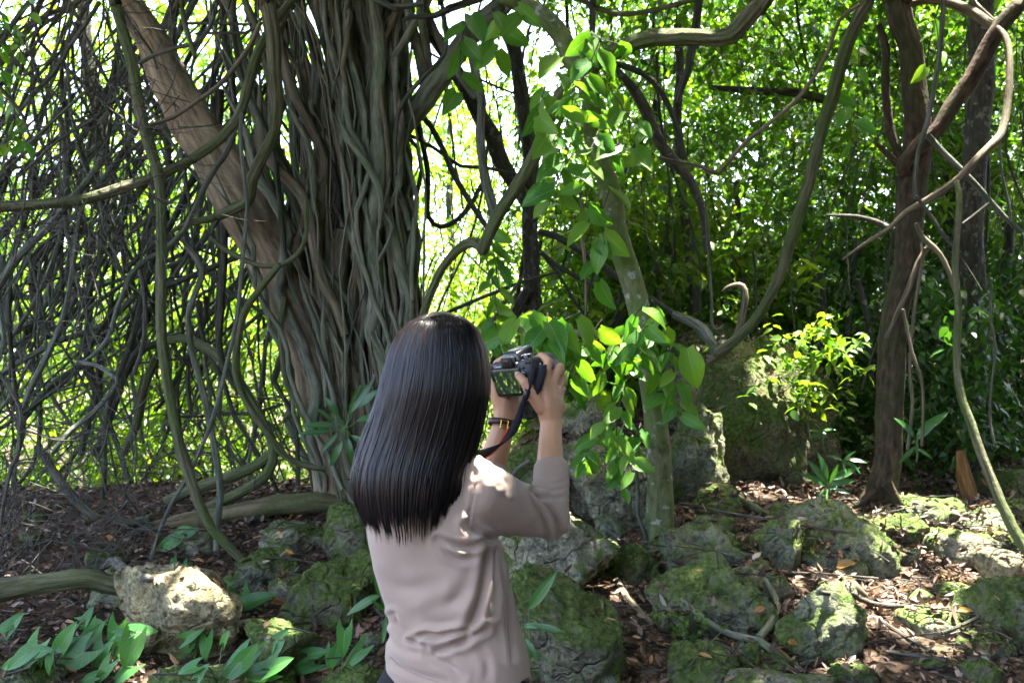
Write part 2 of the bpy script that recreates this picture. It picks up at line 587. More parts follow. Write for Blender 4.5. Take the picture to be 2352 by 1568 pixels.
def rock_mat(name, moss, tint=(1, 1, 1), lichen=0.4):
    m, nt, out = mat_new(name)
    tc = nd(nt, 'ShaderNodeTexCoord')
    obj = tc.outputs['Object']
    big = noise_n(nt, obj, 2.2, 5, 0.6)
    mid = noise_n(nt, obj, 9.0, 6, 0.65)
    fine = noise_n(nt, obj, 45.0, 5, 0.65)
    t = tint
    col = ramp(nt, mid, [(0.25, (0.060 * t[0], 0.060 * t[1], 0.044 * t[2])), (0.45, (0.19 * t[0], 0.185 * t[1], 0.135 * t[2])),
                         (0.60, (0.30 * t[0], 0.285 * t[1], 0.205 * t[2])), (0.8, (0.42 * t[0], 0.39 * t[1], 0.29 * t[2]))])
    ochre = noise_n(nt, obj, 4.1, 3)
    col = mixc(nt, ramp(nt, ochre, [(0.52, (0, 0, 0)), (0.68, (0.6, 0.6, 0.6))]), col, (0.25 * t[0], 0.19 * t[1], 0.085 * t[2]))
    li = noise_n(nt, obj, 24.0, 6, 0.72)
    col = mixc(nt, ramp(nt, li, [(0.66 - 0.10 * lichen, (0, 0, 0)), (0.74 - 0.10 * lichen, (0.7, 0.7, 0.7))]), col, (0.38, 0.42, 0.36))
    col = mixc(nt, 0.85, col, ramp(nt, fine, [(0.36, (0.30, 0.30, 0.28)), (0.52, (0.95, 0.95, 0.93)), (0.66, (1.45, 1.42, 1.35))]), 'MULTIPLY')
    # moss likes upward faces and hollows of its own noise
    geo = nd(nt, 'ShaderNodeNewGeometry')
    sp = nd(nt, 'ShaderNodeSeparateXYZ')
    nt.links.new(geo.outputs['Normal'], sp.inputs[0])
    w = maths(nt, 'ADD', maths(nt, 'MULTIPLY', sp.outputs[2], 0.13), maths(nt, 'ADD', maths(nt, 'ADD', maths(nt, 'MULTIPLY', big, 0.8), maths(nt, 'MULTIPLY', fine, 0.35)), maths(nt, 'MULTIPLY', mid, 0.65)))
    mk = ramp(nt, w, [(1.02 - 0.30 * moss, (0, 0, 0)), (1.14 - 0.30 * moss, (1, 1, 1))])
    mosscol = ramp(nt, fine, [(0.3, (0.022, 0.042, 0.009)), (0.5, (0.064, 0.104, 0.019)), (0.7, (0.140, 0.180, 0.038))])
    col = mixc(nt, maths(nt, 'MULTIPLY', mk, 0.93), col, mosscol)
    vo = nd(nt, 'ShaderNodeTexVoronoi', feature='DISTANCE_TO_EDGE')
    vo.inputs['Scale'].default_value = 3.3
    wv = nd(nt, 'ShaderNodeVectorMath', operation='ADD')
    nt.links.new(obj, wv.inputs[0])
    nn = nd(nt, 'ShaderNodeTexNoise')
    nn.inputs['Scale'].default_value = 3.0
    nt.links.new(obj, nn.inputs['Vector'])
    sv = nd(nt, 'ShaderNodeVectorMath', operation='SCALE')
    sv.inputs['Scale'].default_value = 0.5
    nt.links.new(nn.outputs['Color'], sv.inputs[0])
    nt.links.new(sv.outputs[0], wv.inputs[1])
    nt.links.new(wv.outputs[0], vo.inputs['Vector'])
    crack = ramp(nt, vo.outputs['Distance'], [(0.0, (0, 0, 0)), (0.035, (1, 1, 1))])
    h = maths(nt, 'ADD', maths(nt, 'ADD', maths(nt, 'MULTIPLY', mid, 1.3), maths(nt, 'MULTIPLY', fine, 0.55)), maths(nt, 'MULTIPLY', crack, 0.35))
    principled(nt, out, col, 0.92, bump(nt, h, 1.0, 0.045), 0.2)
    return m

M_ROCK_BARE = rock_mat('stone_bare', 0.05, (1.25, 1.15, 0.95), 0.35)
M_ROCK = rock_mat('stone_part_moss', 0.52, (0.90, 0.98, 0.92), 0.4)
M_ROCK_PALE = rock_mat('stone_lichen', 0.30, (1.1, 1.1, 1.05), 1.0)
M_ROCK_MOSS = rock_mat('stone_mossy', 0.80, (0.9, 0.9, 0.85), 0.3)
M_ROCK_DARK = rock_mat('stone_dark', 0.60, (0.75, 0.75, 0.62), 0.2)

def soil_mat():
    m, nt, out = mat_new('soil_humus')
    obj = nd(nt, 'ShaderNodeTexCoord').outputs['Object']
    a = noise_n(nt, obj, 4.0, 6)
    b = noise_n(nt, obj, 40.0, 5, 0.7)
    vo = nd(nt, 'ShaderNodeTexVoronoi')
    vo.inputs['Scale'].default_value = 26.0
    nt.links.new(obj, vo.inputs['Vector'])
    col = ramp(nt, b, [(0.3, (0.018, 0.012, 0.008)), (0.55, (0.060, 0.042, 0.028)), (0.8, (0.130, 0.095, 0.065))])
    sp = nd(nt, 'ShaderNodeSeparateColor')
    nt.links.new(vo.outputs['Color'], sp.inputs[0])
    col = mixc(nt, ramp(nt, sp.outputs[0], [(0.45, (0, 0, 0)), (0.8, (0.7, 0.7, 0.7))]), col, (0.13, 0.085, 0.055))
    col = mixc(nt, ramp(nt, a, [(0.55, (0, 0, 0)), (0.75, (0.6, 0.6, 0.6))]), col, (0.045, 0.060, 0.018))
    principled(nt, out, col, 0.95, bump(nt, maths(nt, 'ADD', b, vo.outputs['Distance']), 0.9, 0.03), 0.15)
    return m
M_SOIL = soil_mat()

def plain(name, col, rough=0.5, spec=0.5, nscale=0, nstr=0.2, ndist=0.001, **kw):
    m, nt, out = mat_new(name)
    nrm = None
    if nscale:
        obj = nd(nt, 'ShaderNodeTexCoord').outputs['Object']
        nrm = bump(nt, noise_n(nt, obj, nscale, 3), nstr, ndist)
    principled(nt, out, col, rough, nrm, spec, **kw)
    return m

def skin_mat():
    m, nt, out = mat_new('skin')
    obj = nd(nt, 'ShaderNodeTexCoord').outputs['Object']
    a = noise_n(nt, obj, 14.0, 4)
    b = noise_n(nt, obj, 240.0, 3)
    col = ramp(nt, a, [(0.3, (0.40, 0.215, 0.115)), (0.55, (0.46, 0.255, 0.140)), (0.75, (0.48, 0.250, 0.145))])
    p = principled(nt, out, col, 0.48, bump(nt, b, 0.15, 0.0008), 0.4)
    p.inputs['Subsurface Weight'].default_value = 0.12
    p.inputs['Subsurface Radius'].default_value = (0.012, 0.005, 0.003)
    p.inputs['Subsurface Scale'].default_value = 1.0
    return m
M_SKIN = skin_mat()
M_NAIL = plain('fingernail', (0.55, 0.33, 0.26), 0.25)

def shirt_mat():
    m, nt, out = mat_new('shirt_taupe_knit')
    obj = nd(nt, 'ShaderNodeTexCoord').outputs['Object']
    w = nd(nt, 'ShaderNodeTexWave', wave_type='BANDS', bands_direction='X')
    w.inputs['Scale'].default_value = 260.0
    w.inputs['Distortion'].default_value = 1.5
    nt.links.new(obj, w.inputs['Vector'])
    a = noise_n(nt, obj, 300.0, 2)
    b = noise_n(nt, obj, 7.0, 3)
    col = ramp(nt, b, [(0.3, (0.290, 0.215, 0.165)), (0.7, (0.335, 0.255, 0.200))])
    p = principled(nt, out, col, 0.9, bump(nt, maths(nt, 'ADD', w.outputs[0], a), 0.25, 0.0015), 0.15)
    p.inputs['Sheen Weight'].default_value = 0.25
    p.inputs['Sheen Roughness'].default_value = 0.5
    return m
M_SHIRT = shirt_mat()
M_SEAM = plain('shirt_seam_thread', (0.26, 0.19, 0.155), 0.9, 0.1)
M_TROUSER = plain('trouser_black', (0.012, 0.012, 0.013), 0.8, 0.2, 300, 0.3)

def hair_mat():
    m, nt, out = mat_new('hair_black')
    at = nd(nt, 'ShaderNodeAttribute', attribute_name='rnd').outputs['Fac']
    col = ramp(nt, at, [(0.0, (0.003, 0.003, 0.0035)), (0.75, (0.007, 0.006, 0.007)), (1.0, (0.030, 0.020, 0.016))])
    rg = ramp(nt, at, [(0.0, (0.42, 0.42, 0.42)), (1.0, (0.22, 0.22, 0.22))])
    principled(nt, out, col, rg, None, 0.27)
    return m
M_HAIR = hair_mat()
M_PLASTIC = plain('camera_black_plastic', (0.012, 0.013, 0.015), 0.42, 0.5, 500, 0.25, 0.0006)
M_PLASTIC2 = plain('camera_gloss_plastic', (0.008, 0.009, 0.010), 0.22, 0.5)
M_RUBBER = plain('camera_rubber', (0.016, 0.016, 0.017), 0.7, 0.3, 700, 0.5, 0.0008)
M_METAL = plain('grey_metal', (0.35, 0.36, 0.37), 0.3, 0.5, Metallic=1.0)
M_WHITE = plain('white_print', (0.75, 0.75, 0.75), 0.6, 0.3)
M_BLUE = plain('blue_print', (0.05, 0.12, 0.35), 0.5, 0.3)
M_RED = plain('strap_red_edge', (0.55, 0.035, 0.025), 0.7, 0.2)
M_STRAP = plain('strap_black_weave', (0.016, 0.017, 0.020), 0.85, 0.12, 900, 0.4, 0.0006)
M_LEATHER = plain('watch_brown_leather', (0.035, 0.016, 0.012), 0.45, 0.4, 500, 0.4, 0.0006)
M_GOLD = plain('gold_buckle', (0.80, 0.50, 0.12), 0.25, 0.5, Metallic=1.0)
M_SHOE = plain('shoe_dark', (0.02, 0.02, 0.022), 0.6)
M_EYE = plain('eye_white', (0.7, 0.68, 0.65), 0.2)
M_LIP = plain('lip', (0.35, 0.12, 0.10), 0.4)

def screen_mat():
    m, nt, out = mat_new('camera_screen_picture')
    obj = nd(nt, 'ShaderNodeTexCoord').outputs['UV']
    mp = nd(nt, 'ShaderNodeMapping')
    mp.inputs['Scale'].default_value = (3.4, 1.5, 1)
    mp.inputs['Rotation'].default_value = (0, 0, 0.15)
    nt.links.new(obj, mp.inputs[0])
    a = noise_n(nt, mp.outputs[0], 1.6, 3, 0.6)
    col = ramp(nt, a, [(0.50, (0.003, 0.006, 0.003)), (0.58, (0.02, 0.05, 0.008)), (0.66, (0.14, 0.24, 0.02)), (0.78, (0.36, 0.45, 0.07))])
    p = principled(nt, out, (0.01, 0.01, 0.01), 0.08, None, 0.5)
    nt.links.new(col, p.inputs['Emission Color'])
    p.inputs['Emission Strength'].default_value = 0.22
    return m
M_SCREEN = screen_mat()

# ------------------------------------------------------------------ ground
def ground_z(x, y):
    x = np.asarray(x, float)
    y = np.asarray(y, float)
    t = np.clip(y - 4.0, 0, None)
    left = 0.11 * np.minimum(t, 3.9) - 0.30 * np.clip(y - 8.2, 0, 5)
    right = 0.17 * np.minimum(t, 6.5) + 0.03 * np.clip(y - 10.5, 0, 12)
    right = right - 0.045 * np.minimum(t, 4) * smooth(1.5, 2.6, x)
    k = smooth(-0.7, 0.7, x)
    z = left * (1 - k) + right * k
    p = np.stack([x * 0.9, y * 0.9, x * 0], -1)
    return z + 0.05 * fbm(p, 3, 5) * smooth(1.0, 4.0, y) * (1 - smooth(25, 60, y))

def grid(x0, x1, nx, y0, y1, ny, fz):
    X, Y = np.meshgrid(np.linspace(x0, x1, nx), np.linspace(y0, y1, ny))
    V = np.stack([X.ravel(), Y.ravel(), fz(X.ravel(), Y.ravel())], 1)
    i, j = np.meshgrid(np.arange(ny - 1), np.arange(nx - 1), indexing='ij')
    a = (i * nx + j).ravel()
    return V, np.stack([a, a + 1, a + nx + 1, a + nx], 1), None

# one sheet: finely meshed near the camera, stretching to the horizon
ax_x = np.concatenate([-np.geomspace(6.2, 260, 22)[::-1], np.linspace(-6, 6, 150), np.geomspace(6.2, 260, 22)])
ax_y = np.concatenate([-np.geomspace(2.4, 260, 20)[::-1], np.linspace(-2.2, 3.4, 20), np.linspace(3.5, 12, 130), np.geomspace(12.2, 280, 26)])
X, Y = np.meshgrid(ax_x, ax_y)
Zg = ground_z(X.ravel(), Y.ravel()) + 0.012 * fbm(np.stack([X.ravel() * 7, Y.ravel() * 7, X.ravel() * 0], 1), 3, 9)
ii, jj = np.meshgrid(np.arange(len(ax_y) - 1), np.arange(len(ax_x) - 1), indexing='ij')
a_ = (ii * len(ax_x) + jj).ravel()
GV = np.stack([X.ravel(), Y.ravel(), Zg], 1)
GF = np.stack([a_, a_ + 1, a_ + len(ax_x) + 1, a_ + len(ax_x)], 1)
ground = build('ground', (GV, GF, None), M_SOIL, origin=(0, 0, 0))
tag(ground, kind='structure')

# ------------------------------------------------------------------ boulders
ROCK_PARTS = []
BIG = []
def boulder(label, x0, x1, y0, y1, d, mat, seed, sub=4, deep=0.85, planes=15, lean=0.0, sharp=1.0, name='boulder'):
    rng = np.random.default_rng(seed)
    V, F = ico(sub)
    p = V.copy()
    for k in range(planes):
        n = norm(rng.normal(0, 1, 3) + np.array([0, -0.2, 0.25]))
        c = rng.uniform(0.38, 0.82)
        dd = p @ n
        p = p - n * (np.maximum(dd - c, 0) * 0.92 * sharp)[:, None]
    # fit to the outline
    p = p - (p.max(0) + p.min(0)) / 2
    p = p / ((p.max(0) - p.min(0)) / 2)
    a = (x1 - x0) / 2 * d / FPX * 1.14
    c = (y1 - y0) / 2 * d / FPX * 1.10
    b = a * deep
    nrm0 = norm(p)
    s = (a + c) / 2
    q = p * np.array([a, b, c]) / s
    disp = 0.13 * fbm(q * 1.5, 3, seed) + 0.085 * (0.5 - np.abs(fbm(q * 3.2, 4, seed + 3))) + 0.050 * fbm(q * 8, 4, seed + 5)
    stp = fbm(q * np.array([1.1, 1.1, 1.6]) + 3, 2, seed + 21) * 4
    disp = disp + 0.05 * (np.floor(stp) - stp + smooth(0.75, 1.0, stp - np.floor(stp)))
    cr = noise3(q * 1.3 + 5, seed + 9)
    disp = disp - 0.05 * np.exp(-(cr / 0.035) ** 2)
    cr2 = noise3(q * np.array([1.0, 1.0, 2.6]) + 11, seed + 12)
    disp = disp - 0.035 * np.exp(-(cr2 / 0.03) ** 2)
    q = q + nrm0 * disp[:, None]
    q = q * s
    q[:, 0] += lean * q[:, 2]
    low = q[:, 2] < 0
    q[low, 2] *= 1.0 + 0.25 / max(c, 0.08) * 0.5
    W = q + P((x0 + x1) / 2, (y0 + y1) / 2, d + b * 0.5)
    o = build(name, (W, F, None), mat)
    tag(o, label, 'boulder' if name == 'boulder' else 'stone', 'mossy boulders on the slope')
    ROCK_PARTS.append((W, F))
    if name == 'boulder':
        BIG.append(((x0 + x1) / 2, (y0 + y1) / 2, label))
    return o

BL, BR, BM, BP, BD = M_ROCK_BARE, M_ROCK, M_ROCK_MOSS, M_ROCK_PALE, M_ROCK_DARK
boulder('tan sunlit boulder with pale patches at lower left, under the liana end', 272, 558, 1312, 1530, 4.9, BL, 1, 5, 0.8, 9, -0.15)
boulder('angular grey green boulder just right of the foot of the slanting liana', 522, 678, 1262, 1385, 5.9, BR, 2, 5)
boulder('rounded dark mossy boulder left of the woman\'s waist', 658, 876, 1262, 1430, 5.4, BM, 33, 5, 0.8)
boulder('low pale green rock in the litter below the log end', 606, 748, 1205, 1275, 6.5, BP, 4)
boulder('mossy rock partly behind the tips of the woman\'s hair', 744, 880, 1160, 1285, 6.2, BM, 5)
boulder('small pale stone beside the foot of the grey upright stem', 405, 502, 1222, 1275, 6.5, BP, 6)
boulder('narrow dark rock behind the thick ridged liana end', 215, 305, 1300, 1440, 5.6, BR, 7)
boulder('low wedge of mossy rock among arrowhead plants, left of the woman', 572, 728, 1432, 1530, 4.7, BM, 8, 4, 0.7)
boulder('grey rock cut off by the bottom left corner', -40, 118, 1524, 1610, 4.5, BR, 9)
boulder('flat mossy rock cut off by the bottom edge below the tan boulder', 350, 580, 1538, 1620, 4.4, BM, 10)
boulder('mossy rock at the bottom edge left of the shirt hem', 726, 868, 1520, 1610, 4.4, BM, 11)
boulder('largest round mossy boulder, right of the shirt at the bottom', 1165, 1415, 1308, 1610, 4.5, BM, 112, 5, 0.8, 8)
boulder('broad pale and mossy boulder under the woman\'s raised elbow', 1140, 1408, 1160, 1345, 5.3, BP, 13, 5)
boulder('pale lichen covered boulder beneath the climber leaves', 1292, 1492, 1020, 1195, 6.4, BP, 14, 5)
boulder('dark mossy rock touching the foot of the slender trunk', 1384, 1518, 1252, 1370, 5.6, BM, 15)
boulder('long low mossy boulder right of the slender trunk\'s foot', 1515, 1795, 1198, 1360, 5.7, BR, 16, 5)
boulder('cracked pale and mossy boulder above the forked stick', 1508, 1790, 1288, 1465, 5.1, BR, 117, 5, 0.8, 12)
boulder('bright mossy rock at the bottom beside the forked stick', 1535, 1685, 1478, 1580, 4.5, BM, 18)
boulder('small upright mossy stone between two rocks at the bottom', 1688, 1742, 1478, 1580, 4.6, BM, 19)
boulder('flat pale slab along the bottom edge right of centre', 1640, 1890, 1530, 1620, 4.3, BP, 20)
boulder('knobbly rubbly boulder left of the sunlit leaf litter', 1790, 1975, 1352, 1600, 4.8, BR, 21, 5, 0.8, 6)
boulder('big weathered boulder below the foot of the red brown tree', 1800, 2032, 1160, 1360, 5.9, BR, 22, 5, 0.9, 10, -0.2)
boulder('dark angular rock in front of the red brown tree\'s base', 1985, 2128, 1178, 1292, 6.3, BD, 23)
boulder('sunlit green rock right of the red brown tree\'s base', 2052, 2206, 1142, 1225, 6.8, BR, 24)
boulder('rock with a sunlit white top behind the lit litter', 2128, 2335, 1214, 1310, 6.1, BP, 25)
boulder('bright sunlit pale stone where the green vine reaches the ground', 2245, 2352, 1258, 1330, 5.7, BL, 26)
boulder('large dark mossy boulder filling the lower right corner', 2222, 2440, 1330, 1620, 4.9, BM, 27, 5)
boulder('pale round stone at the near edge of the sunlit litter', 2078, 2215, 1398, 1535, 5.0, BP, 28)
boulder('small sharp stone in the litter below the sunlit rocks', 2150, 2232, 1335, 1400, 5.6, BR, 29)
boulder('mossy brown rock behind the green vine at the right edge', 2195, 2360, 1160, 1245, 6.9, BM, 30)
boulder('flat green stone near the bottom edge in the litter at right', 2060, 2200, 1500, 1560, 4.7, BM, 31)
boulder('pale rock on the slope behind the right wrist', 1288, 1400, 912, 1010, 7.2, BP, 32)
boulder('steep grey rock face right of the slender trunk', 1536, 1660, 950, 1230, 7.0, BR, 34, 5, 0.9)
boulder('huge dark mossy boulder with litter on its slope, right of the slender trunk', 1530, 1905, 788, 1185, 7.6, BD, 135, 5, 0.8, 9, -0.22)
boulder('mossy rock under the grey root behind the slender trunk', 1500, 1720, 745, 960, 8.6, BR, 36, 5)
boulder('mossy slope rock seen between the two forearms', 1165, 1300, 1000, 1160, 6.4, BM, 37)
boulder('small square stone under the pale lichen boulder', 1368, 1432, 1186, 1222, 6.0, BR, 38)
boulder('low mossy rock left of the big weathered boulder', 1722, 1830, 1195, 1330, 5.8, BR, 39)
boulder('dim grey rock in the hollow left of the red brown tree', 1890, 1985, 950, 1040, 9.0, BD, 40)
boulder('small mossy rock in front of the slender trunk\'s left side', 1545, 1610, 1400, 1450, 5.0, BM, 41)
boulder('dark rock far right behind the broken stump', 2255, 2420, 1085, 1210, 7.6, BD, 42)

g = np.random.default_rng(17)
USED = {}
def stone_label(px, py, hw, adj):
    """say which stone it is by the nearest boulder"""
    j = min(range(len(BIG)), key=lambda q: math.hypot(BIG[q][0] - px, BIG[q][1] - py))
    bx, by, lb = BIG[j]
    w = lb.split()
    cut = next((q for q, t in enumerate(w) if t in ('with', 'at', 'just', 'left', 'in', 'partly', 'beside', 'behind', 'among', 'cut', 'right', 'under', 'beneath', 'touching', 'above', 'between', 'along', 'below', 'where', 'filling', 'on', 'near', 'seen')), len(w))
    short = ' '.join(w[:cut])
    if short.endswith(','):
        short = short[:-1]
    dx, dy = px - bx, py - by
    rel = ('right of' if dx > 0 else 'left of') if abs(dx) > abs(dy) * 1.2 else ('in front of' if dy > 0 else 'just behind')
    size = 'small' if hw < 24 else 'larger' if hw > 44 else 'mid sized'
    return f'{size} {adj} stone {rel} the {short}'
for k in range(74):
    y = g.uniform(4.4, 7.4)
    x = g.uniform(-0.45, 0.5) * y if k < 40 else g.uniform(0.04, 0.48) * y
    if -0.42 < x / y < -0.12 and y > 6.6:
        continue
    zz = float(ground_z(x, y))
    px, py = 1176 + x / y * FPX, 784 - (zz + 0.03 - CAMZ) / y * FPX
    hw = g.uniform(16, 46) if k < 40 else g.uniform(30, 66)
    q = k % 4
    lb = stone_label(px, py, hw, ['grey', 'mossy', 'pale', 'green'][q])
    if lb in USED:
        continue
    USED[lb] = 1
    o = boulder(lb, px - hw, px + hw, py - hw * 0.75, py + hw * 0.4, y, [BR, BM, BP, BM][q], 500 + k, 3 if hw < 40 else 4, 0.9, 12, 0.0, 1.0, 'rubble_stone')
    o['group'] = 'small stones in the litter'

# ------------------------------------------------------------------ everything that can carry litter, for dropping things on
_allV, _allF, off = [GV], [], 0
_allF = [list(map(int, f)) for f in GF]
off = len(GV)
for W, F in ROCK_PARTS:
    _allV.append(W)
    _allF.extend((F + off).tolist())
    off += len(W)
BVH = BVHTree.FromPolygons(np.concatenate(_allV).tolist(), _allF)

def drop(x, y):
    h = BVH.ray_cast(Vector((float(x), float(y), 3.0)), Vector((0, 0, -1)))
    if h[0] is None:
        return np.array([x, y, float(ground_z(x, y))]), np.array([0, 0, 1.0])
    return np.array(h[0]), np.array(h[1])

def hit_px(px, py):
    """where the line of sight through (px, py) meets the ground or a boulder"""
    o = Vector((0, 0, CAMZ))
    h = BVH.ray_cast(o, Vector(P(px, py, 1.0)) - o)
    return np.array(h[0]) if h[0] is not None else P(px, py, 6)

# ------------------------------------------------------------------ lianas, trunks, branches
TOPZ = 5.9
def path(pts, d):
    """frame points -> world points; d is one distance or a list of (fraction, distance)"""
    n = len(pts)
    fr = np.linspace(0, 1, n)
    if isinstance(d, (int, float)):
        dd = np.full(n, float(d))
    else:
        dd = np.interp(fr, np.linspace(0, 1, len(d)), d)
    W = [P(x, y, k) for (x, y), k in zip(pts, dd)]
    for end in (0, -1):
        if pts[end][1] <= 6:                         # leaves the frame at the top: carry on into the canopy
            a, b = W[end], W[1 if end == 0 else -2]
            u = norm(a - b)
            if u[2] > 0.15:
                t = (TOPZ - a[2]) / u[2]
                t = min(t, 3.2)
                ext = [a + u * t * 0.5, a + u * t]
                W = ext[::-1] + W if end == 0 else W + ext
    return W

def wtube(pts, d, w, seg=10, **kw):
    dm = d if isinstance(d, (int, float)) else float(np.mean(d))
    if isinstance(w, (int, float)):
        w = [w, w]
    r = [x / 2 * dm / FPX for x in w]
    return tube(path(pts, d), r, seg, **kw)

_seed = [100]
def liana(label, pts, d, w, mat=None, ridge=0.0, seg=10, name='liana', cat='liana', group='woody climbers', wob=0.012, rough=0.10, parent=None, extra=None, **kw):
    _seed[0] += 1
    parts = wtube(pts, d, w, seg, wob=wob, ridge=ridge, rough=rough, seed=_seed[0], **kw)
    if extra:
        for ep, ed, ew in extra:
            parts = parts + wtube(ep, ed, ew, 7, wob=wob, rough=rough, seed=_seed[0] + 50)
    o = build(name, parts, mat or M_LIANA, parent)
    if parent is None:
        tag(o, label, cat, group)
    return o

GR, DK, TW = M_LIANA_GREY, M_LIANA_DARK, M_TWIG
# --- left side
liana('stout ridged greenish liana falling from the top left to the litter', T(0, 0, [(760, -60), (780, 0), (830, 200), (900, 450), (950, 750), (1010, 950), (1090, 1190), (1110, 1400), (1110, 1568)]) + T(0, 1, [(1105, 200), (1100, 500), (1110, 800), (1140, 1050), (1190, 1300), (1250, 1560)]) + T(0, 2, [(1310, 150), (1370, 330), (1450, 500), (1560, 620), (1660, 720)]), [6.0, 6.0, 6.1], [24, 24, 23, 22, 22, 20], M_LIANA, 0.16, 16, nridge=7)
liana('long liana swinging in from the left edge and rising to the right', T(0, 0, [(-200, 1450), (0, 1440), (300, 1420), (600, 1380), (850, 1300), (1080, 1215), (1300, 1110), (1500, 970), (1640, 800), (1700, 600), (1780, 350), (1900, 150), (2020, 0)]), [6.0, 6.25, 6.4, 6.6], [24, 24, 22, 20, 18], M_LIANA, 0.16, 14, nridge=6)
liana('thick dark green liana hanging in front of the root curtain, hooked below', T(0, 0, [(1830, -80), (1840, 0), (1880, 250), (1900, 500), (1920, 700), (1890, 920), (1800, 1080), (1730, 1230), (1715, 1330), (1680, 1390), (1600, 1430), (1500, 1480)]), [6.3, 6.5, 6.7, 6.95], [32, 30, 28, 24, 22], M_LIANA, 0.18, 14, nridge=6)
liana('short broken green vine hanging from the top, left of the ridged liana pair', T(0, 0, [(1225, -60), (1235, 0), (1270, 170), (1340, 395)]), 5.8, [15, 15, 9], M_LIANA, 0.1)
liana('long pale straight vine slanting down to the litter at its foot', T(0, 0, [(1670, 780), (1660, 1000), (1680, 1250), (1700, 1400), (1690, 1560)]) + T(0, 1, [(1665, 250), (1640, 500), (1600, 750), (1530, 1050), (1470, 1300), (1370, 1540)]) + T(0, 2, [(1290, 140), (1180, 310), (1090, 520), (1035, 715)]), [6.0, 6.1], [9, 9, 10, 9], GR)
liana('kinked grey upright stem beside the ridged liana, sunlit in one spot', T(0, 1, [(1270, 60), (1290, 130), (1400, 290), (1340, 500), (1310, 620), (1330, 830), (1400, 1080), (1460, 1350), (1500, 1560)]) + T(0, 2, [(1530, 250), (1510, 450), (1500, 665)]), [6.6, 6.3], [15, 15, 16, 15], GR, 0.06)
liana('smooth vine looping across the bare leaning trunk', T(0, 1, [(1450, 70), (1560, 160), (1700, 230), (1800, 262), (1930, 260), (2050, 190), (2110, 80), (2120, -60), (2110, -200)]), [7.0, 6.75], [11, 12, 12, 11], M_LIANA)
liana('vine dropping from the loop and bowing down to the log', T(0, 1, [(1920, 250), (1780, 430), (1680, 600), (1630, 900), (1660, 1100), (1760, 1300), (1880, 1470), (1960, 1568)]) + T(0, 2, [(2080, 60), (2240, 90)]), [6.8, 7.1], [15, 17, 17, 15], M_LIANA, 0.08)
liana('dark arched stem high in the left thicket', T(0, 1, [(330, 760), (250, 560), (225, 300), (280, 170), (400, 60), (540, 20), (650, 60)]), [8.0, 8.4], [20, 22, 18], DK)
liana('grey vine bending into a hook low in the left thicket', T(0, 1, [(360, 1540), (500, 1380), (650, 1270), (810, 1080), (780, 1020), (680, 950), (550, 930)]), [6.0, 6.3], [12, 12, 10], GR)
liana('curved grey branch sweeping up from the hooked vine', T(0, 1, [(560, 935), (650, 880), (760, 760), (820, 550), (900, 320), (1010, 220), (1120, 160), (1220, 70), (1290, -20)]) + T(0, 0, [(1400, 1300), (1500, 1130), (1560, 1050), (1640, 830), (1700, 700), (1790, 400)]), [6.3, 6.5, 6.6], [10, 12, 13, 14, 13], GR)
liana('slender leaning stem parallel to the left edge of the thicket', T(0, 0, [(600, 1330), (560, 1480)]) + T(0, 1, [(540, 0), (500, 250), (450, 520), (380, 750), (260, 990), (150, 1250)]), [6.7, 6.5], [10, 13, 11], GR)
liana('pale crooked stick standing at the left edge', T(0, 1, [(-40, 970), (10, 1050), (100, 1180), (140, 1300), (130, 1560)]) + T(0, 2, [(90, 60), (50, 250), (10, 500)]), 5.0, [8, 10, 10, 8], TW)
liana('dark bow shaped stem sagging behind the fallen log', T(0, 2, [(250, -60), (340, 80), (430, 210), (560, 340), (680, 430), (850, 465), (1050, 440)]), [7.4, 7.0], [20, 22, 18], DK)
liana('thick ridged liana end lying in from the left edge onto the tan boulder', T(0, 2, [(-200, 960), (0, 925), (200, 885), (450, 862), (600, 852), (750, 895), (900, 925), (1010, 918)]), [5.0, 5.3], [50, 46, 44, 40, 34], M_LIANA, 0.16, 18, nridge=9, rough=0.14)
liana('upper of two thick dark stems curving behind the log', T(0, 1, [(1150, 770), (1280, 760), (1450, 850), (1580, 970), (1700, 1150), (1850, 1400), (1890, 1540)]) + T(0, 2, [(1850, 130), (1700, 240), (1500, 335), (1380, 390)]), [7.6, 7.3], [20, 22, 24, 22], M_LIANA)
liana('straight thick stem rising right from the log towards the ficus', T(0, 2, [(1130, 320), (1300, 240), (1500, 170), (1700, 95), (1850, 0), (1900, -60)]), 7.5, [26, 27, 24], M_LIANA)
liana('narrow vine hanging close to the left flank of the ficus', T(0, 1, [(1950, 480), (1930, 700), (1950, 900), (1980, 1070), (2060, 1230), (2150, 1400)]), 7.1, [13, 14, 12], M_LIANA)
liana('diagonal grey bough crossing the left edge at mid height', T(0, 1, [(-150, 560), (0, 400), (110, 240), (200, 140), (330, 20)]) + T(0, 0, [(450, 1440), (560, 1300), (660, 1150), (700, 1050)]), 6.6, [20, 18, 14], GR)
liana('brown vine arching across the upper bare trunk', T(0, 0, [(1020, 860), (1180, 810), (1350, 700), (1500, 600), (1620, 470), (1740, 300), (1810, 150)]), [6.3, 6.4], [9, 11, 11], M_ROOT_TAN)
liana('crooked dark vine hooking up to the top left of the bare trunk', T(0, 0, [(930, 450), (1050, 380), (1230, 320), (1350, 290), (1440, 200), (1490, 60), (1500, -20)]), 6.6, [9, 10, 9], GR)
liana('upper straight horizontal twig behind the hanging dark liana', T(0, 0, [(1270, 166), (1500, 162), (1730, 166)]), 6.8, [7, 7], TW)
liana('lower horizontal twig bending up behind the hanging dark liana', T(0, 0, [(1330, 238), (1560, 232), (1690, 225), (1780, 180)]), 6.8, [6, 7], TW)
liana('straight bluish grey stick slanting across the upper left corner area', T(0, 0, [(20, 1160), (300, 900), (590, 635)]), 5.6, [7, 8], GR)
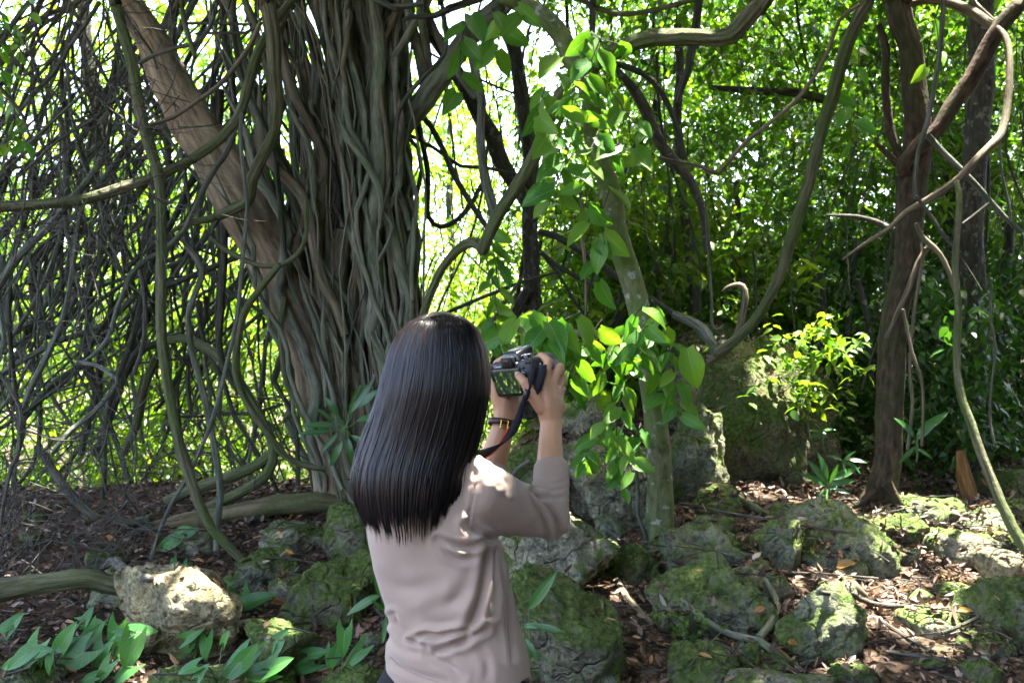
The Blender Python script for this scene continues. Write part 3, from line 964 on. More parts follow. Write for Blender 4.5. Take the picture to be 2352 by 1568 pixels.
liana('thin brown rod below the bluish stick at upper left', T(0, 0, [(140, 1210), (400, 970), (620, 840), (690, 780)]), 5.8, [6, 7], TW)
liana('thin pale shoot curving down from the top left edge', T(0, 0, [(490, -30), (430, 200), (370, 350), (300, 450), (130, 530)]), 5.2, [4.5, 4.5], M_ROOT_TAN)
liana('dark leafless branch entering from the left edge near the top', T(0, 0, [(-100, 450), (0, 590), (90, 700), (160, 800), (200, 930)]), 5.0, [10, 9, 5], M_REDBARK)
liana('dark straight stem upright in the middle of the left thicket', T(0, 1, [(1540, -40), (1545, 200), (1520, 500), (1500, 750), (1540, 950), (1620, 1100)]), 7.4, [18, 17, 14], DK)
liana('leaning grey pole high in the left thicket behind the ridged liana', T(0, 1, [(930, 1010), (990, 800), (1000, 500), (960, 240)]), 6.8, [9, 11, 12], TW)
liana('dark bough descending leftward behind the pale straight vine', T(0, 1, [(1830, 170), (1650, 200), (1400, 300), (1150, 400)]), 7.7, [12, 14, 14], DK)
liana('thick green stem running up to the right behind the ficus flank', T(0, 0, [(1180, 1600), (1280, 1550), (1440, 1520), (1560, 1460), (1660, 1400), (1760, 1340)]), [7.0, 7.0, 7.05, 7.6], [8, 16, 20, 20], M_LIANA)
for k, (lb, pts, w, m_) in enumerate([
        ('leaning dark stem rising from the far left ground', [(640, 1568), (720, 1400), (790, 1200), (860, 1000), (960, 850), (1080, 800)], 20, DK),
        ('long dark stem slanting left of the ridged liana', [(850, 1568), (940, 1350), (1000, 1100), (1090, 900)], 22, M_LIANA),
        ('dark curved stem low between ridged liana and far left', [(150, 1330), (250, 1200), (360, 1090), (480, 1010), (560, 950)], 18, DK),
        ('twin forked dark stem beneath the hooked grey vine', [(560, 1568), (600, 1350), (660, 1150), (600, 1000), (540, 900)], 18, DK),
        ('dim upright stem right of the dark arched stem', [(640, 0), (610, 200), (620, 500), (600, 800), (640, 1050)], 16, DK),
        ('dark stem crossing low right of the kinked grey stem', [(1130, 1290), (1300, 1310), (1500, 1290), (1750, 1270), (1950, 1210)], 8, DK)]):
    liana(lb, T(0, 1, pts), 8.0 + 0.15 * k, [w * 0.8, w, w * 0.9], m_)

# --- centre
liana('dark thin vine creeping along the pale limb and hanging down', T(1, 0, [(690, -40), (690, 0), (720, 200), (720, 380), (600, 510), (480, 640), (400, 780), (370, 1000), (380, 1200)]), [6.8, 6.75, 6.7], [10, 11, 11, 8], DK)
liana('pale fluted vine hanging straight down in the bright gap', T(1, 0, [(830, 150), (900, 350), (940, 550), (980, 700), (970, 900), (980, 1150), (1010, 1320), (1060, 1510)]), 6.9, [16, 20, 20, 21, 22], M_LIANA_GREY, 0.2, 14, nridge=5)
liana('big fluted liana swooping down to a knob and arching away left', T(1, 0, [(1640, 480), (1600, 560), (1530, 640), (1440, 830), (1350, 1050), (1230, 1260), (1120, 1430), (1060, 1550)]) + T(1, 1, [(1000, 110), (985, 150), (950, 110), (880, 105), (800, 160), (700, 270), (630, 400), (590, 520), (560, 620), (540, 800)]), [6.3, 6.7, 7.0], [24, 28, 29, 28, 22, 19, 19], M_LIANA, 0.18, 16, nridge=6)
liana('straight dark vine slanting from the limb to the knobbed liana', T(1, 0, [(500, 740), (620, 870), (700, 1030), (770, 1200), (870, 1370), (970, 1530), (1020, 1590)]), 7.6, [14, 14, 12], DK)
liana('dark vine hanging in a deep U loop in the bright gap', T(1, 0, [(500, 760), (550, 980), (590, 1200), (590, 1480), (680, 1560), (800, 1510), (900, 1400), (960, 1290), (1000, 1220)]), 7.9, [14, 12, 12, 9], DK)
liana('thin dark branch crossing the bright gap from ficus to trunk', T(1, 0, [(390, 890), (560, 970), (700, 1050), (830, 1140), (1000, 1150), (1220, 1205)]), 7.8, [9, 9, 8], DK)
liana('curved grey branch entering at the top above the limb', T(1, 0, [(250, 0), (330, 35), (440, 40), (560, 20)]), 6.6, [12, 14, 12], GR)
liana('dark bough arching over the limb at the top centre', T(1, 0, [(420, 150), (480, 120), (640, 110), (760, 50), (880, 5)]), 6.6, [8, 18, 20], DK)
liana('slim stem of the double fork standing above the limb', T(1, 0, [(440, -60), (480, 60), (500, 200), (540, 380), (565, 520), (580, 640)]), [6.9, 7.1, 7.35], [20, 24, 26], M_ROOT, extra=[(T(1, 0, [(545, -60), (560, 140), (590, 300), (605, 460), (610, 590)]), [6.9, 7.1, 7.35], [18, 20, 22])])
liana('tilted grey vine behind the pale limb near the top', T(1, 0, [(560, -40), (600, 100), (660, 260), (740, 420), (830, 560), (920, 680)]), 7.1, [16, 18, 18], GR)
liana('thin horizontal vine running along the top right of centre', T(1, 0, [(1570, -20), (1750, 70), (1900, 100), (2100, 80), (2352, 20), (2480, -20)]), 7.0, [11, 12, 11], M_LIANA)
liana('upright dark vine above the fork of the slender trunk', T(1, 0, [(1728, -40), (1728, 0), (1732, 200), (1735, 420), (1745, 560)]), 6.9, [15, 15, 14], DK)
liana('dark branch bending down right of the slender trunk\'s fork', T(1, 0, [(1840, 425), (2000, 470), (2150, 560), (2250, 720), (2320, 900), (2370, 1100)]), 8.0, [14, 15, 12], DK)
liana('stout dark stem sloping behind the slender trunk\'s right side', T(1, 0, [(1860, 440), (1960, 560), (2030, 660), (2100, 780), (2180, 950), (2300, 1130), (2400, 1260), (2470, 1400), (2500, 1568), (2510, 1750)]), 8.4, [10, 24, 28, 26, 22, 18, 16], M_DARKBARK)
liana('long dark stem slanting down right from the dark vertical trunk', T(1, 1, [(1360, 30), (1480, 60), (1600, 130), (1720, 210), (1860, 310), (1980, 400), (2100, 470), (2290, 590)]), 8.0, [17, 17, 15], DK)
liana('thinner dark stem slanting parallel below the long one', T(1, 1, [(1380, 170), (1500, 270), (1640, 350), (1800, 450), (1920, 550)]), 8.1, [12, 11, 9], DK)
liana('steep dark twig between slanting stems right of the vertical trunk', T(1, 1, [(1400, 200), (1500, 330), (1620, 520), (1670, 590)]), 8.1, [8, 7], DK)
liana('thin dark twig rising right above the woman\'s head', T(1, 1, [(700, 600), (900, 510), (1100, 430), (1280, 372), (1500, 310)]), 7.5, [8, 9, 6], DK)
liana('pale straight twig crossing above the hair and camera', T(1, 1, [(940, 790), (1050, 620), (1150, 480), (1260, 320)]), 7.0, [7, 9, 7], TW)
liana('brown arched branch reaching the slender trunk above the camera', T(1, 1, [(1340, 870), (1420, 800), (1500, 752), (1620, 730), (1750, 730), (1900, 760), (2030, 795)]), [6.6, 6.1], [9, 18, 20, 20], M_ROOT_TAN, 0.1)
liana('thick grey root lying on the rock behind the slender trunk', T(2, 1, [(-60, 590), (50, 640), (130, 700), (190, 790), (245, 880)]), [7.4, 7.0], [18, 26, 24], GR)
liana('dark thick stem leaning behind the slender trunk', T(1, 1, [(1990, 330), (1960, 430), (1920, 600), (1850, 720)]), 8.8, [24, 28, 24], DK)
liana('thin hanging brown cord left of the slender trunk', T(1, 1, [(1650, -200), (1655, 60), (1670, 200), (1675, 420), (1670, 610)]), 6.4, [9, 8, 5], M_ROOT_TAN)

# --- right
liana('long straight ridged liana slanting from the top to the huge boulder', T(2, 0, [(1290, -60), (1270, 0), (1170, 200), (1080, 450), (1030, 650), (960, 880), (900, 1130), (840, 1380), (780, 1568)]) + T(2, 1, [(700, 260), (620, 450), (530, 600), (400, 750), (235, 875)]), [6.3, 6.5, 6.9], [26, 27, 27, 25, 22], M_LIANA, 0.14, 14, nridge=6)
liana('thin brown vine sagging left from the long straight liana', T(2, 0, [(1220, 40), (1080, 150), (1000, 350), (880, 560), (750, 720), (600, 850), (450, 970), (350, 1070), (240, 1200), (120, 1150), (0, 1130), (-160, 1090)]), 6.2, [9, 10, 10, 9], M_ROOT_TAN)
liana('sunlit arched bough meeting the lit branch at top right', T(2, 0, [(1560, 40), (1700, 10), (1850, 30), (1990, 90), (2090, 160), (2170, 210)]), [7.2, 6.9], [18, 24, 24], M_ROOT_TAN)
liana('thin pale bough crossing from the top to the sunlit arch', T(2, 0, [(1960, -60), (2020, 20), (2100, 100), (2190, 190)]), 7.0, [10, 12], M_ROOT_TAN)
liana('long branch rising right across the red brown trunk', T(2, 1, [(1100, 220), (1250, 110), (1430, 0)]) + T(2, 0, [(1540, 1460), (1700, 1370), (1870, 1260), (1960, 1170), (2100, 1020), (2190, 920), (2230, 750), (2240, 500), (2235, 340), (2200, 240), (2150, 190)]), [6.4, 6.3, 6.7], [5, 14, 19, 19, 16, 12], M_ROOT_TAN)
liana('straight dull branch descending right from the tree fork', T(2, 0, [(1680, 920), (1800, 1060), (1920, 1180), (2100, 1370), (2210, 1490), (2330, 1600)]), 6.5, [15, 14, 10], GR)
liana('slim pale vine hanging past the tree fork', T(2, 0, [(1800, -40), (1800, 100), (1760, 500), (1700, 850), (1640, 1050), (1610, 1250), (1612, 1380)]), 6.4, [11, 12, 9], GR)
liana('white lit twig slanting below the tree fork', T(2, 0, [(1600, 1350), (1700, 1480), (1760, 1568)]) + T(2, 1, [(1860, 130), (1950, 260), (2050, 430)]), 6.2, [8, 8, 4], TW)
liana('short bright sunlit stick floating against dark leaves at right', T(2, 0, [(1935, 1540), (2020, 1475), (2115, 1398)]), 6.0, [7, 8], TW)
liana('green vine curving down the right edge to the sunlit stone', T(2, 0, [(1865, 1262), (1885, 1350)]) + T(2, 1, [(1890, 0), (1880, 300), (1900, 550), (1885, 800), (1885, 1000), (1920, 1200), (1980, 1350), (2050, 1550)]) + T(2, 2, [(2130, 170), (2190, 330), (2270, 500), (2370, 660)]), [6.3, 6.0, 5.7], [15, 17, 18, 20, 22, 24], M_LIANA, 0.06)
liana('brown arm bending from the tree crook to the green vine', T(2, 0, [(1610, 1540)]) + T(2, 1, [(1650, 60), (1700, 110), (1770, 180), (1830, 300), (1880, 440)]), 6.4, [12, 13, 10], M_ROOT_TAN)
liana('dry vine clinging to the front of the red brown trunk', T(2, 1, [(1720, 110), (1630, 250), (1560, 430), (1480, 600), (1410, 760)]), 6.7, [13, 13, 7], M_ROOT_TAN)
liana('inner hanging cord right of the red brown trunk', T(2, 1, [(1650, 150), (1600, 450), (1565, 750), (1550, 1000), (1570, 1200), (1540, 1520)]), 6.7, [9, 8, 8], M_ROOT_TAN)
liana('outer hanging cord right of the red brown trunk', T(2, 1, [(1530, 560), (1590, 850), (1650, 1050), (1660, 1300), (1650, 1500)]), 6.6, [7, 7], M_ROOT_TAN)
liana('pale curved root rising like a hook above the huge boulder', T(2, 1, [(255, 440), (290, 410), (350, 395), (405, 405), (430, 480), (410, 640), (380, 760), (310, 860), (180, 925)]), [7.2, 7.1], [3, 12, 15, 16, 14], M_ROOT_TAN)
liana('thin hanging vine with upturned tip above the huge boulder', T(2, 0, [(130, 900), (150, 1250)]) + T(2, 1, [(170, 60), (195, 300), (212, 500), (212, 650), (240, 702), (290, 668)]), 6.8, [2, 5, 6, 7, 5], GR)
liana('drooping dark vine behind the thick curved branch, top right', T(2, 0, [(110, -40), (95, 150), (65, 350), (50, 480), (0, 610), (-30, 720)]), 7.3, [20, 20, 17], DK)
liana('dark bough lying flat deep in the foliage right of centre', T(2, 0, [(200, 600), (420, 620), (560, 635), (760, 640), (980, 690)]), 9.6, [12, 20, 22], M_DARKBARK)
liana('dark low bough reaching left from the red brown tree', T(2, 0, [(980, 1475), (1030, 1480), (1200, 1490), (1330, 1520), (1440, 1568), (1540, 1610)]), [7.3, 7.0], [2, 10, 13, 15], M_DARKBARK)
liana('thin vertical vine hanging at far right in front of leaves', T(2, 0, [(2190, 900), (2200, 1150), (2240, 1400), (2260, 1568)]), 7.0, [6, 6], GR)
liana('crooked thin vine hanging to the ground at far right', T(2, 1, [(2140, 350), (2130, 600), (2160, 850), (2130, 1100), (2120, 1350), (2150, 1500)]), 6.8, [6, 6], GR)

# --- sticks on the ground
def stick(label, pts, w, mat=TW, lift=0.03):
    w = [v * 1.15 for v in w]
    W = []
    for x, y in pts:
        h = hit_px(x, y)
        W.append(h + np.array([0, 0, lift]))
    W = np.array(W)
    dm = float(np.mean(W[:, 1]))
    for k in range(1, len(W) - 1):      # no wild jumps between boulders
        W[k, 1] = 0.5 * W[k, 1] + 0.25 * (W[k - 1, 1] + W[k + 1, 1])
    W2 = [P(x, y, yy) for (x, y), yy in zip(pts, W[:, 1] - 0.05)]
    _seed[0] += 1
    o = build('fallen_stick', tube(W2, [v / 2 * dm / FPX for v in w], 7, wob=0.01, rough=0.15, seed=_seed[0]), mat)
    return tag(o, label, 'stick', 'sticks on the forest floor')

stick('long crooked stick across the rocks at bottom right, main arm of a fork', T(2, 2, [(-20, 990), (100, 1100), (250, 1200), (400, 1260), (540, 1290), (650, 1380), (780, 1450)]), [8, 14, 15, 16, 13], M_ROOT)
stick('curved side arm of the forked stick in front of the cracked boulder', T(2, 2, [(530, 1265), (620, 1150), (662, 1030), (620, 930), (580, 870)]), [15, 15, 12], M_ROOT)
stick('long thin straight twig over the boulders under the red brown tree', T(2, 2, [(-40, 320), (300, 390), (650, 445), (900, 490), (1180, 535)]), [6, 7, 5])
stick('pale branch at the upper edge of the sunlit litter', T(2, 2, [(950, 945), (1150, 968), (1300, 1030), (1500, 1050), (1650, 1005)]), [9, 11, 7])
stick('dark twig slanting below the sunlit litter', T(2, 2, [(1300, 1100), (1450, 1200), (1600, 1290), (1750, 1372)]), [8, 9, 7])
stick('grey twig lying level near the lower right boulder', T(2, 2, [(1400, 1345), (1600, 1370), (1820, 1412)]), [8, 10, 7])
stick('thick short root end against the big weathered boulder', T(2, 2, [(1070, 810), (1180, 890), (1260, 970)]), [16, 17, 10], M_ROOT_TAN)
stick('dark stick propped on the round stone at right', T(2, 2, [(1780, 1220), (1900, 1170), (2030, 1105)]), [8, 8], DK)
stick('green mossy stick lying under the huge boulder', T(2, 2, [(330, 265), (460, 340), (610, 415)]), [14, 15, 9], M_LIANA)
stick('weathered grey driftwood piece behind the thick liana end', T(0, 2, [(690, 790), (790, 730), (880, 800), (1000, 840), (1050, 850)]), [10, 24, 22, 20, 10], TW)
stick('brown stick lying in the litter right of the mossy boulder', T(1, 2, [(1900, 870), (1960, 980), (2060, 1080), (2140, 1150)]), [14, 16, 8], M_ROOT_TAN)
stick('thin twig leaning near the bottom left of the hem', T(1, 2, [(290, 1130), (250, 1220), (205, 1330)]), [6, 6], TW)
stick('pale gnarled twig standing left of the woman\'s waist', T(1, 2, [(200, 1010), (250, 1070), (300, 1130)]), [9, 8], TW)
stick('straight twig in the litter left of the woman', T(0, 2, [(1660, 1180), (1900, 1165), (2130, 1150)]), [6, 7, 5], DK)
stick('upright thin twig beside the dark mossy boulder', T(0, 2, [(2140, 1030), (2150, 1120), (2180, 1200)]), [5, 6], TW)
stick('pale root loop on the slope between the forearms', T(1, 1, [(1250, 1440), (1330, 1390), (1420, 1380)]), [7, 9, 6], M_ROOT_TAN)
stick('grey exposed root below the raised forearm', T(1, 2, [(1150, 180), (1220, 90), (1300, 35)]), [7, 9, 7], GR)

# ------------------------------------------------------------------ fallen log
lg = wtube(T(0, 2, [(200, 520), (420, 505), (700, 515), (1050, 500), (1300, 455), (1600, 410), (1900, 360), (2200, 315), (2380, 330)]), [7.0, 7.3], [30, 34, 36, 40, 44, 46, 40], 18, rough=0.16, ridge=0.06, nridge=9, wob=0.02, seed=301)
log = build('fallen_log', lg, M_LOG)
tag(log, 'long fallen log lying level in front of the left thicket', 'log')

# ------------------------------------------------------------------ trees
def tree_root(name, label, base, group=None):
    return tag(empty(name, base), label, 'tree', group)

# strangler fig: bare leaning trunk, core, curtain of aerial roots, limb
fig = tree_root('strangler_fig', 'old fig tree with a bare leaning trunk wrapped in a curtain of aerial roots', P(800, 1120, 7.6))
build('trunk', wtube([(250, -80), (300, 20), (350, 100), (395, 180), (440, 260), (500, 360), (560, 460), (615, 560), (660, 660), (700, 780), (735, 900), (760, 1020), (775, 1130), (780, 1180)], [7.3, 7.45], [50, 62, 76, 94, 110, 118, 118, 116, 122], 26, rough=0.13, ridge=0.05, nridge=5, wob=0.03, seed=401), M_DEAD, fig)
build('core', wtube([(870, -60), (860, 100), (850, 300), (845, 500), (840, 700), (835, 900), (830, 1130), (830, 1170)], 8.0, [120, 130, 150, 150, 150, 170, 190], 20, rough=0.16, ridge=0.12, nridge=9, wob=0.03, seed=402), M_LIANA_DARK, fig)  # dark core added behind the roots so the gaps read as shaded interior
build('limb', wtube(T(1, 0, [(330, 1020), (400, 880), (480, 780), (560, 680), (660, 530), (760, 400), (850, 270), (960, 150), (1100, 40), (1180, -60)]), [7.5, 7.1, 7.0], [60, 58, 52, 48, 46, 44, 40], 20, rough=0.10, wob=0.015, seed=403), M_ROOT, fig)
build('buttress', wtube(T(1, 0, [(20, 1568)]) + T(1, 1, [(-20, 300), (-60, 520), (0, 700), (60, 900), (100, 1100), (120, 1400)]) + T(1, 2, [(90, 100)]), 7.15, [40, 50, 52, 54, 60, 60], 16, rough=0.14, wob=0.02, seed=404), M_ROOT_TAN, fig)
thick = [
    (T(1, 0, [(225, -40), (270, 200), (290, 450), (260, 700), (250, 950), (240, 1200), (215, 1400), (195, 1568)]) + T(1, 1, [(220, 200), (250, 380), (220, 600), (200, 750), (280, 950), (300, 1150)]), 7.0, [30, 32, 34, 34, 34, 32], M_ROOT),
    (T(1, 0, [(600, -60), (560, 60), (480, 190), (400, 330), (330, 450), (320, 620), (330, 800)]), [7.0, 7.0, 7.2], [18, 20, 18, 4], M_ROOT),
    (T(1, 1, [(300, -120), (330, 0), (375, 200), (430, 400), (450, 600), (450, 800)]), 7.05, [24, 30, 32, 32], M_ROOT),
    (T(1, 1, [(500, -60), (490, 120), (465, 300), (470, 500)]), 7.0, [9, 11, 10], M_ROOT),
    (T(1, 0, [(0, 780), (60, 950), (150, 1080), (230, 1200), (290, 1350), (280, 1568)]), 6.9, [3, 15, 16, 17, 16, 5], M_ROOT),
    (T(1, 0, [(330, 250), (370, 500), (350, 900), (380, 1250), (460, 1450), (490, 1568)]), 7.1, [3, 14, 15, 16, 15, 12], M_ROOT),
    (T(0, 0, [(1780, 570), (1790, 800), (1830, 1050), (1950, 1200), (2080, 1350), (2150, 1568)]) + T(0, 1, [(2230, 330), (2320, 520), (2400, 740)]), 7.0, [5, 24, 26, 28, 26, 24, 20], M_ROOT_TAN),
    (T(0, 1, [(2070, 250), (2100, 420), (2170, 640), (2220, 820), (2240, 1020), (2250, 1250)]), 7.0, [2, 11, 12, 12, 8], M_ROOT),
    (T(0, 1, [(2240, 480), (2230, 700), (2250, 950), (2290, 1150), (2330, 1400)]), 6.95, [2, 12, 14, 14, 12], M_ROOT),
    (T(0, 0, [(1950, 650), (2060, 850), (2150, 1050), (2190, 1300), (2170, 1568)]), 7.0, [3, 15, 16, 16, 6], M_ROOT),
    (T(1, 0, [(0, 100), (40, 400), (110, 700), (160, 1000), (190, 1250)]), 7.0, [3, 13, 14, 13, 4], M_ROOT),
    (T(0, 2, [(2160, -60), (2180, 60), (2240, 150), (2230, 250)]), 7.1, [14, 16, 14], M_ROOT_TAN),
]
for k, (pts, d, w, m_) in enumerate(thick):
    build('aerial_root', wtube(pts, d, w, 12, rough=0.10, wob=0.02, seed=410 + k), m_, fig)
rng = np.random.default_rng(5)
for k in range(150):
    xt = rng.uniform(640, 935) if rng.random() < 0.8 else rng.uniform(470, 640)
    big = k < 26
    mid = k < 90
    w = rng.uniform(16, 30) if big else rng.uniform(8, 15) if mid else rng.uniform(3.5, 7)
    f = (xt - 500) / 435
    xb = 770 + f * 152 + rng.normal(0, 34)
    top = rng.uniform(-90, -30) if rng.random() < 0.6 else rng.uniform(60, 460)
    bot = 1100 + rng.uniform(0, 60) if rng.random() < 0.7 else rng.uniform(650, 1050)
    dep = rng.uniform(6.95, 7.5) if not big else rng.uniform(7.05, 7.8)
    if xt < 660 and rng.random() < 0.75:
        dep = rng.uniform(7.6, 8.2)
    n = 9
    tt = np.linspace(0, 1, n)
    sx = rng.normal(0, 16 if not mid else 15, n)
    xx = xt + (xb - xt) * tt ** rng.uniform(0.6, 1.3) + sx
    yy = top + (bot - top) * tt
    dd = dep + rng.normal(0, 0.05, n)
    W = [P(a, b, c) for a, b, c in zip(xx, yy, dd)]
    if top < 0:
        W = [W[0] + np.array([rng.normal(0, 0.1), 0.1, 1.2])] + W
    m_ = M_ROOT if rng.random() < 0.62 else (M_ROOT_TAN if rng.random() < 0.6 else M_LIANA_DARK)
    r0 = w / 2 * dep / FPX
    build('aerial_root', tube(W, [r0 * (0.8 if top < 0 else 0.12), r0, r0, r0 * 1.1, r0, r0 * (1.0 if bot > 1090 else 0.12)], 8 if big else 6, step=0.12, wob=0.03, wobf=2.2, rough=0.12, seed=450 + k), m_, fig)

# slender mossy tree with its thick side branch
slender = tree_root('slender_tree', 'slender leaning tree with mossy green bark standing right of the camera', P(1512, 1245, 6.05))
build('trunk', wtube(T(1, 0, [(1120, -40), (1200, 0), (1330, 60), (1440, 140), (1530, 260), (1600, 420), (1690, 560), (1730, 750), (1750, 950), (1800, 1150), (1870, 1350), (1890, 1560)]) + T(1, 1, [(1950, 200), (2010, 400), (2060, 600), (2090, 800), (2130, 1000), (2160, 1200), (2180, 1400), (2190, 1560)]) + T(1, 2, [(2200, 200), (2200, 400), (2195, 560), (2185, 660), (2180, 720)]), 6.05, [34, 38, 42, 44, 44, 46, 50, 52, 52, 54, 56, 66, 76], 22, rough=0.08, wob=0.012, seed=601), M_SLENDER, slender)
build('branch', wtube(T(1, 0, [(1690, 560), (1735, 460), (1790, 400), (1950, 320), (2100, 265), (2352, 250)]) + T(2, 0, [(200, 258), (330, 245), (430, 150), (560, 0), (600, -60)]), [6.05, 5.8], [30, 34, 38, 38, 38, 38, 36], 20, ridge=0.14, nridge=8, rough=0.08, wob=0.01, seed=602), M_LIANA, slender)
build('side_stem', wtube(T(1, 2, [(2020, 60), (2035, 250), (2040, 400), (2080, 520), (2110, 640)]), 6.0, [8, 9, 10, 12], 8, seed=603, wob=0.01), GR, slender)

# dark forked tree in the bright gap
dark = tree_root('forked_tree', 'dark forked tree standing in the bright gap behind the camera', P(1215, 830, 8.6))
build('trunk', wtube(T(1, 0, [(1060, -40), (1110, 190), (1190, 350), (1250, 650), (1290, 900), (1310, 1100), (1310, 1350), (1300, 1560)]) + T(1, 1, [(1310, 250), (1310, 500), (1300, 720), (1290, 1000), (1290, 1300)]), 8.6, [24, 28, 32, 36, 36, 38, 40, 44], 18, rough=0.12, wob=0.012, seed=611), M_DARKBARK, dark)
build('leaning_stem', wtube(T(1, 0, [(560, 150), (650, 260), (750, 420), (850, 600), (960, 800), (1050, 950), (1090, 1100), (1180, 1250), (1290, 1420), (1310, 1520)]), [8.3, 8.55], [28, 32, 36, 36, 34, 34], 16, rough=0.12, wob=0.012, seed=612), M_DARKBARK, dark)
build('prop_stem', wtube(T(1, 1, [(1290, 420), (1240, 500), (1180, 640), (1120, 790), (1070, 910), (1030, 1050)]), 8.45, [24, 26, 24], 14, rough=0.12, wob=0.012, seed=613), M_DARKBARK, dark)

# red-brown forked tree
red = tree_root('red_brown_tree', 'red brown forked tree at right with a sunlit branch leaning to the corner', P(2015, 1200, 7.0))
build('trunk', wtube(T(2, 0, [(1440, -60), (1470, 0), (1500, 150), (1570, 350), (1590, 600), (1610, 850), (1620, 1000), (1600, 1150), (1570, 1300), (1550, 1560)]) + T(2, 1, [(1540, 250), (1480, 500), (1450, 700), (1440, 1000), (1430, 1300), (1430, 1560)]) + T(2, 2, [(1390, 180), (1340, 320), (1310, 450), (1300, 560)]), 7.0, [58, 58, 56, 52, 60, 66, 64, 58, 60, 60, 64, 84, 104], 24, rough=0.11, ridge=0.05, nridge=7, wob=0.015, seed=621), M_REDBARK, red)
build('branch', wtube(T(2, 0, [(1510, 1200), (1520, 1130), (1600, 1030), (1750, 880), (1860, 730), (1990, 550), (2100, 350), (2200, 180), (2352, 0), (2450, -100)]), [6.9, 6.7], [30, 36, 38, 38, 38, 36, 34, 34], 20, rough=0.10, wob=0.012, seed=622), M_REDBARK, red)
build('side_stem', wtube(T(2, 0, [(1340, 160), (1400, 330), (1410, 600), (1440, 900), (1500, 1060), (1560, 1180)]), 7.05, [16, 20, 20, 20], 12, rough=0.12, wob=0.012, seed=623), M_REDBARK, red)
build('stub', wtube(T(2, 0, [(1330, 985), (1430, 1080), (1520, 1170)]), 6.95, [10, 16, 18], 10, rough=0.15, seed=624), M_REDBARK, red)
for k, pts in enumerate([[(1330, 250), (1220, 330), (1080, 370), (1000, 400)], [(1400, 200), (1470, 330), (1520, 440), (1560, 500)], [(1250, 330), (1180, 400), (1130, 470)]]):
    build('root', wtube(T(2, 2, pts), 6.85, [26, 18, 10], 10, rough=0.15, wob=0.01, seed=625 + k), M_REDBARK, red)

# darker trees further back on the right
def back_tree(label, pts, d, w, mat=M_DARKBARK, crown=None, cmat=None, seed=1):
    base = P(pts[-1][0], pts[-1][1], d)
    r = tree_root('forest_tree', label, base, 'trees in the background')
    build('trunk', wtube(pts, d, w, 12, rough=0.13, wob=0.03, seed=seed), mat, r)
    if crown is not None:
        V, F, rv = crown
        build('crown', (V, F, None), cmat, r, shade=False, attr={'rnd': rv})
    return r

def mass(px0, px1, py0, py1, d0, d1, nclump, per, spread, seed, leaf, keep=None, nleaf=9, twig=0.32, droop=0.5, hexa=False, ratio=0.45):
    g = np.random.default_rng(seed)
    c = frustum_clumps(px0, px1, py0, py1, d0, d1, nclump, per, spread, g, keep)
    return sprigs(c, g, leaf, nleaf, twig, ratio, droop, hexa)

def gap(x, y):
    """bright openings between the crowns"""
    a = math.exp(-(((x - 1200) / 120) ** 2 + ((y - 330) / 210) ** 2))
    b = math.exp(-(((x - 1690) / 60) ** 2 + ((y - 320) / 130) ** 2))
    c = math.exp(-(((x - 960) / 60) ** 2 + ((y - 570) / 120) ** 2))
    e = math.exp(-(((x - 1290) / 100) ** 2 + ((y - 30) / 70) ** 2))
    return 1 - min(1, 1.05 * a + 0.8 * b + 0.85 * c + 0.7 * e)

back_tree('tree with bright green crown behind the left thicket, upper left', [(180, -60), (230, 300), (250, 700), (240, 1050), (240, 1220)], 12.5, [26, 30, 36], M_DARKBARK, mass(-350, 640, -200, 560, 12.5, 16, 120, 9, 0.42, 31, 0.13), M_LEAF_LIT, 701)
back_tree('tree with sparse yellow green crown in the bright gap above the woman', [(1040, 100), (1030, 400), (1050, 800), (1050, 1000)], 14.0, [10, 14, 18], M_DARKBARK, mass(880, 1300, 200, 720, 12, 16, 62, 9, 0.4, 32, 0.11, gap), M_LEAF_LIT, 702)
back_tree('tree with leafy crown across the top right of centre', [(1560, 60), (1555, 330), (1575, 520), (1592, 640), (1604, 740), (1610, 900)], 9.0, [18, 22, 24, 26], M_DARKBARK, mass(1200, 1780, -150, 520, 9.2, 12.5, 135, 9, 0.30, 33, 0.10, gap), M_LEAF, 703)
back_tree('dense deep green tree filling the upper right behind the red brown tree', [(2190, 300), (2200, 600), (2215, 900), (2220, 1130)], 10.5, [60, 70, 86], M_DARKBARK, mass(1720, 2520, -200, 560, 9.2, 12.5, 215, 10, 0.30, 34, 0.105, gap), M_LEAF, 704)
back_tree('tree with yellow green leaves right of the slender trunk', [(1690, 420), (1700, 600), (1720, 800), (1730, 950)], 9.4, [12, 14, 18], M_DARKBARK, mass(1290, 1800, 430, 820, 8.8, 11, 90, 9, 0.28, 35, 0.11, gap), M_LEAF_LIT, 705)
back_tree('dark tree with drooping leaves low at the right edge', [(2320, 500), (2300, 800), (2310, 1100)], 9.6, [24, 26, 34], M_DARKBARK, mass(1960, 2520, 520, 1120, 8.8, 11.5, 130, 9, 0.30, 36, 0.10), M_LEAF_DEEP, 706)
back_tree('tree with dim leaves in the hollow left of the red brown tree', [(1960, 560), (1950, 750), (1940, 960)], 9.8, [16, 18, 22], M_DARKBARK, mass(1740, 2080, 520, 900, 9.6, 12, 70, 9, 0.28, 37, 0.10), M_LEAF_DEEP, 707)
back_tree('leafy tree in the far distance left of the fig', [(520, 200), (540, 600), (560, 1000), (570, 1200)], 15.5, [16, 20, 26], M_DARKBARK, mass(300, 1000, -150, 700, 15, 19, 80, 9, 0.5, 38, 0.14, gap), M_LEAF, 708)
back_tree('far sunlit tree in the centre distance, beyond the forked tree', [(1260, 300), (1255, 600), (1250, 900)], 19.0, [8, 10, 14], M_DARKBARK, mass(1000, 1560, 300, 800, 17, 22, 90, 10, 0.55, 39, 0.15, gap), M_LEAF_LIT, 709)
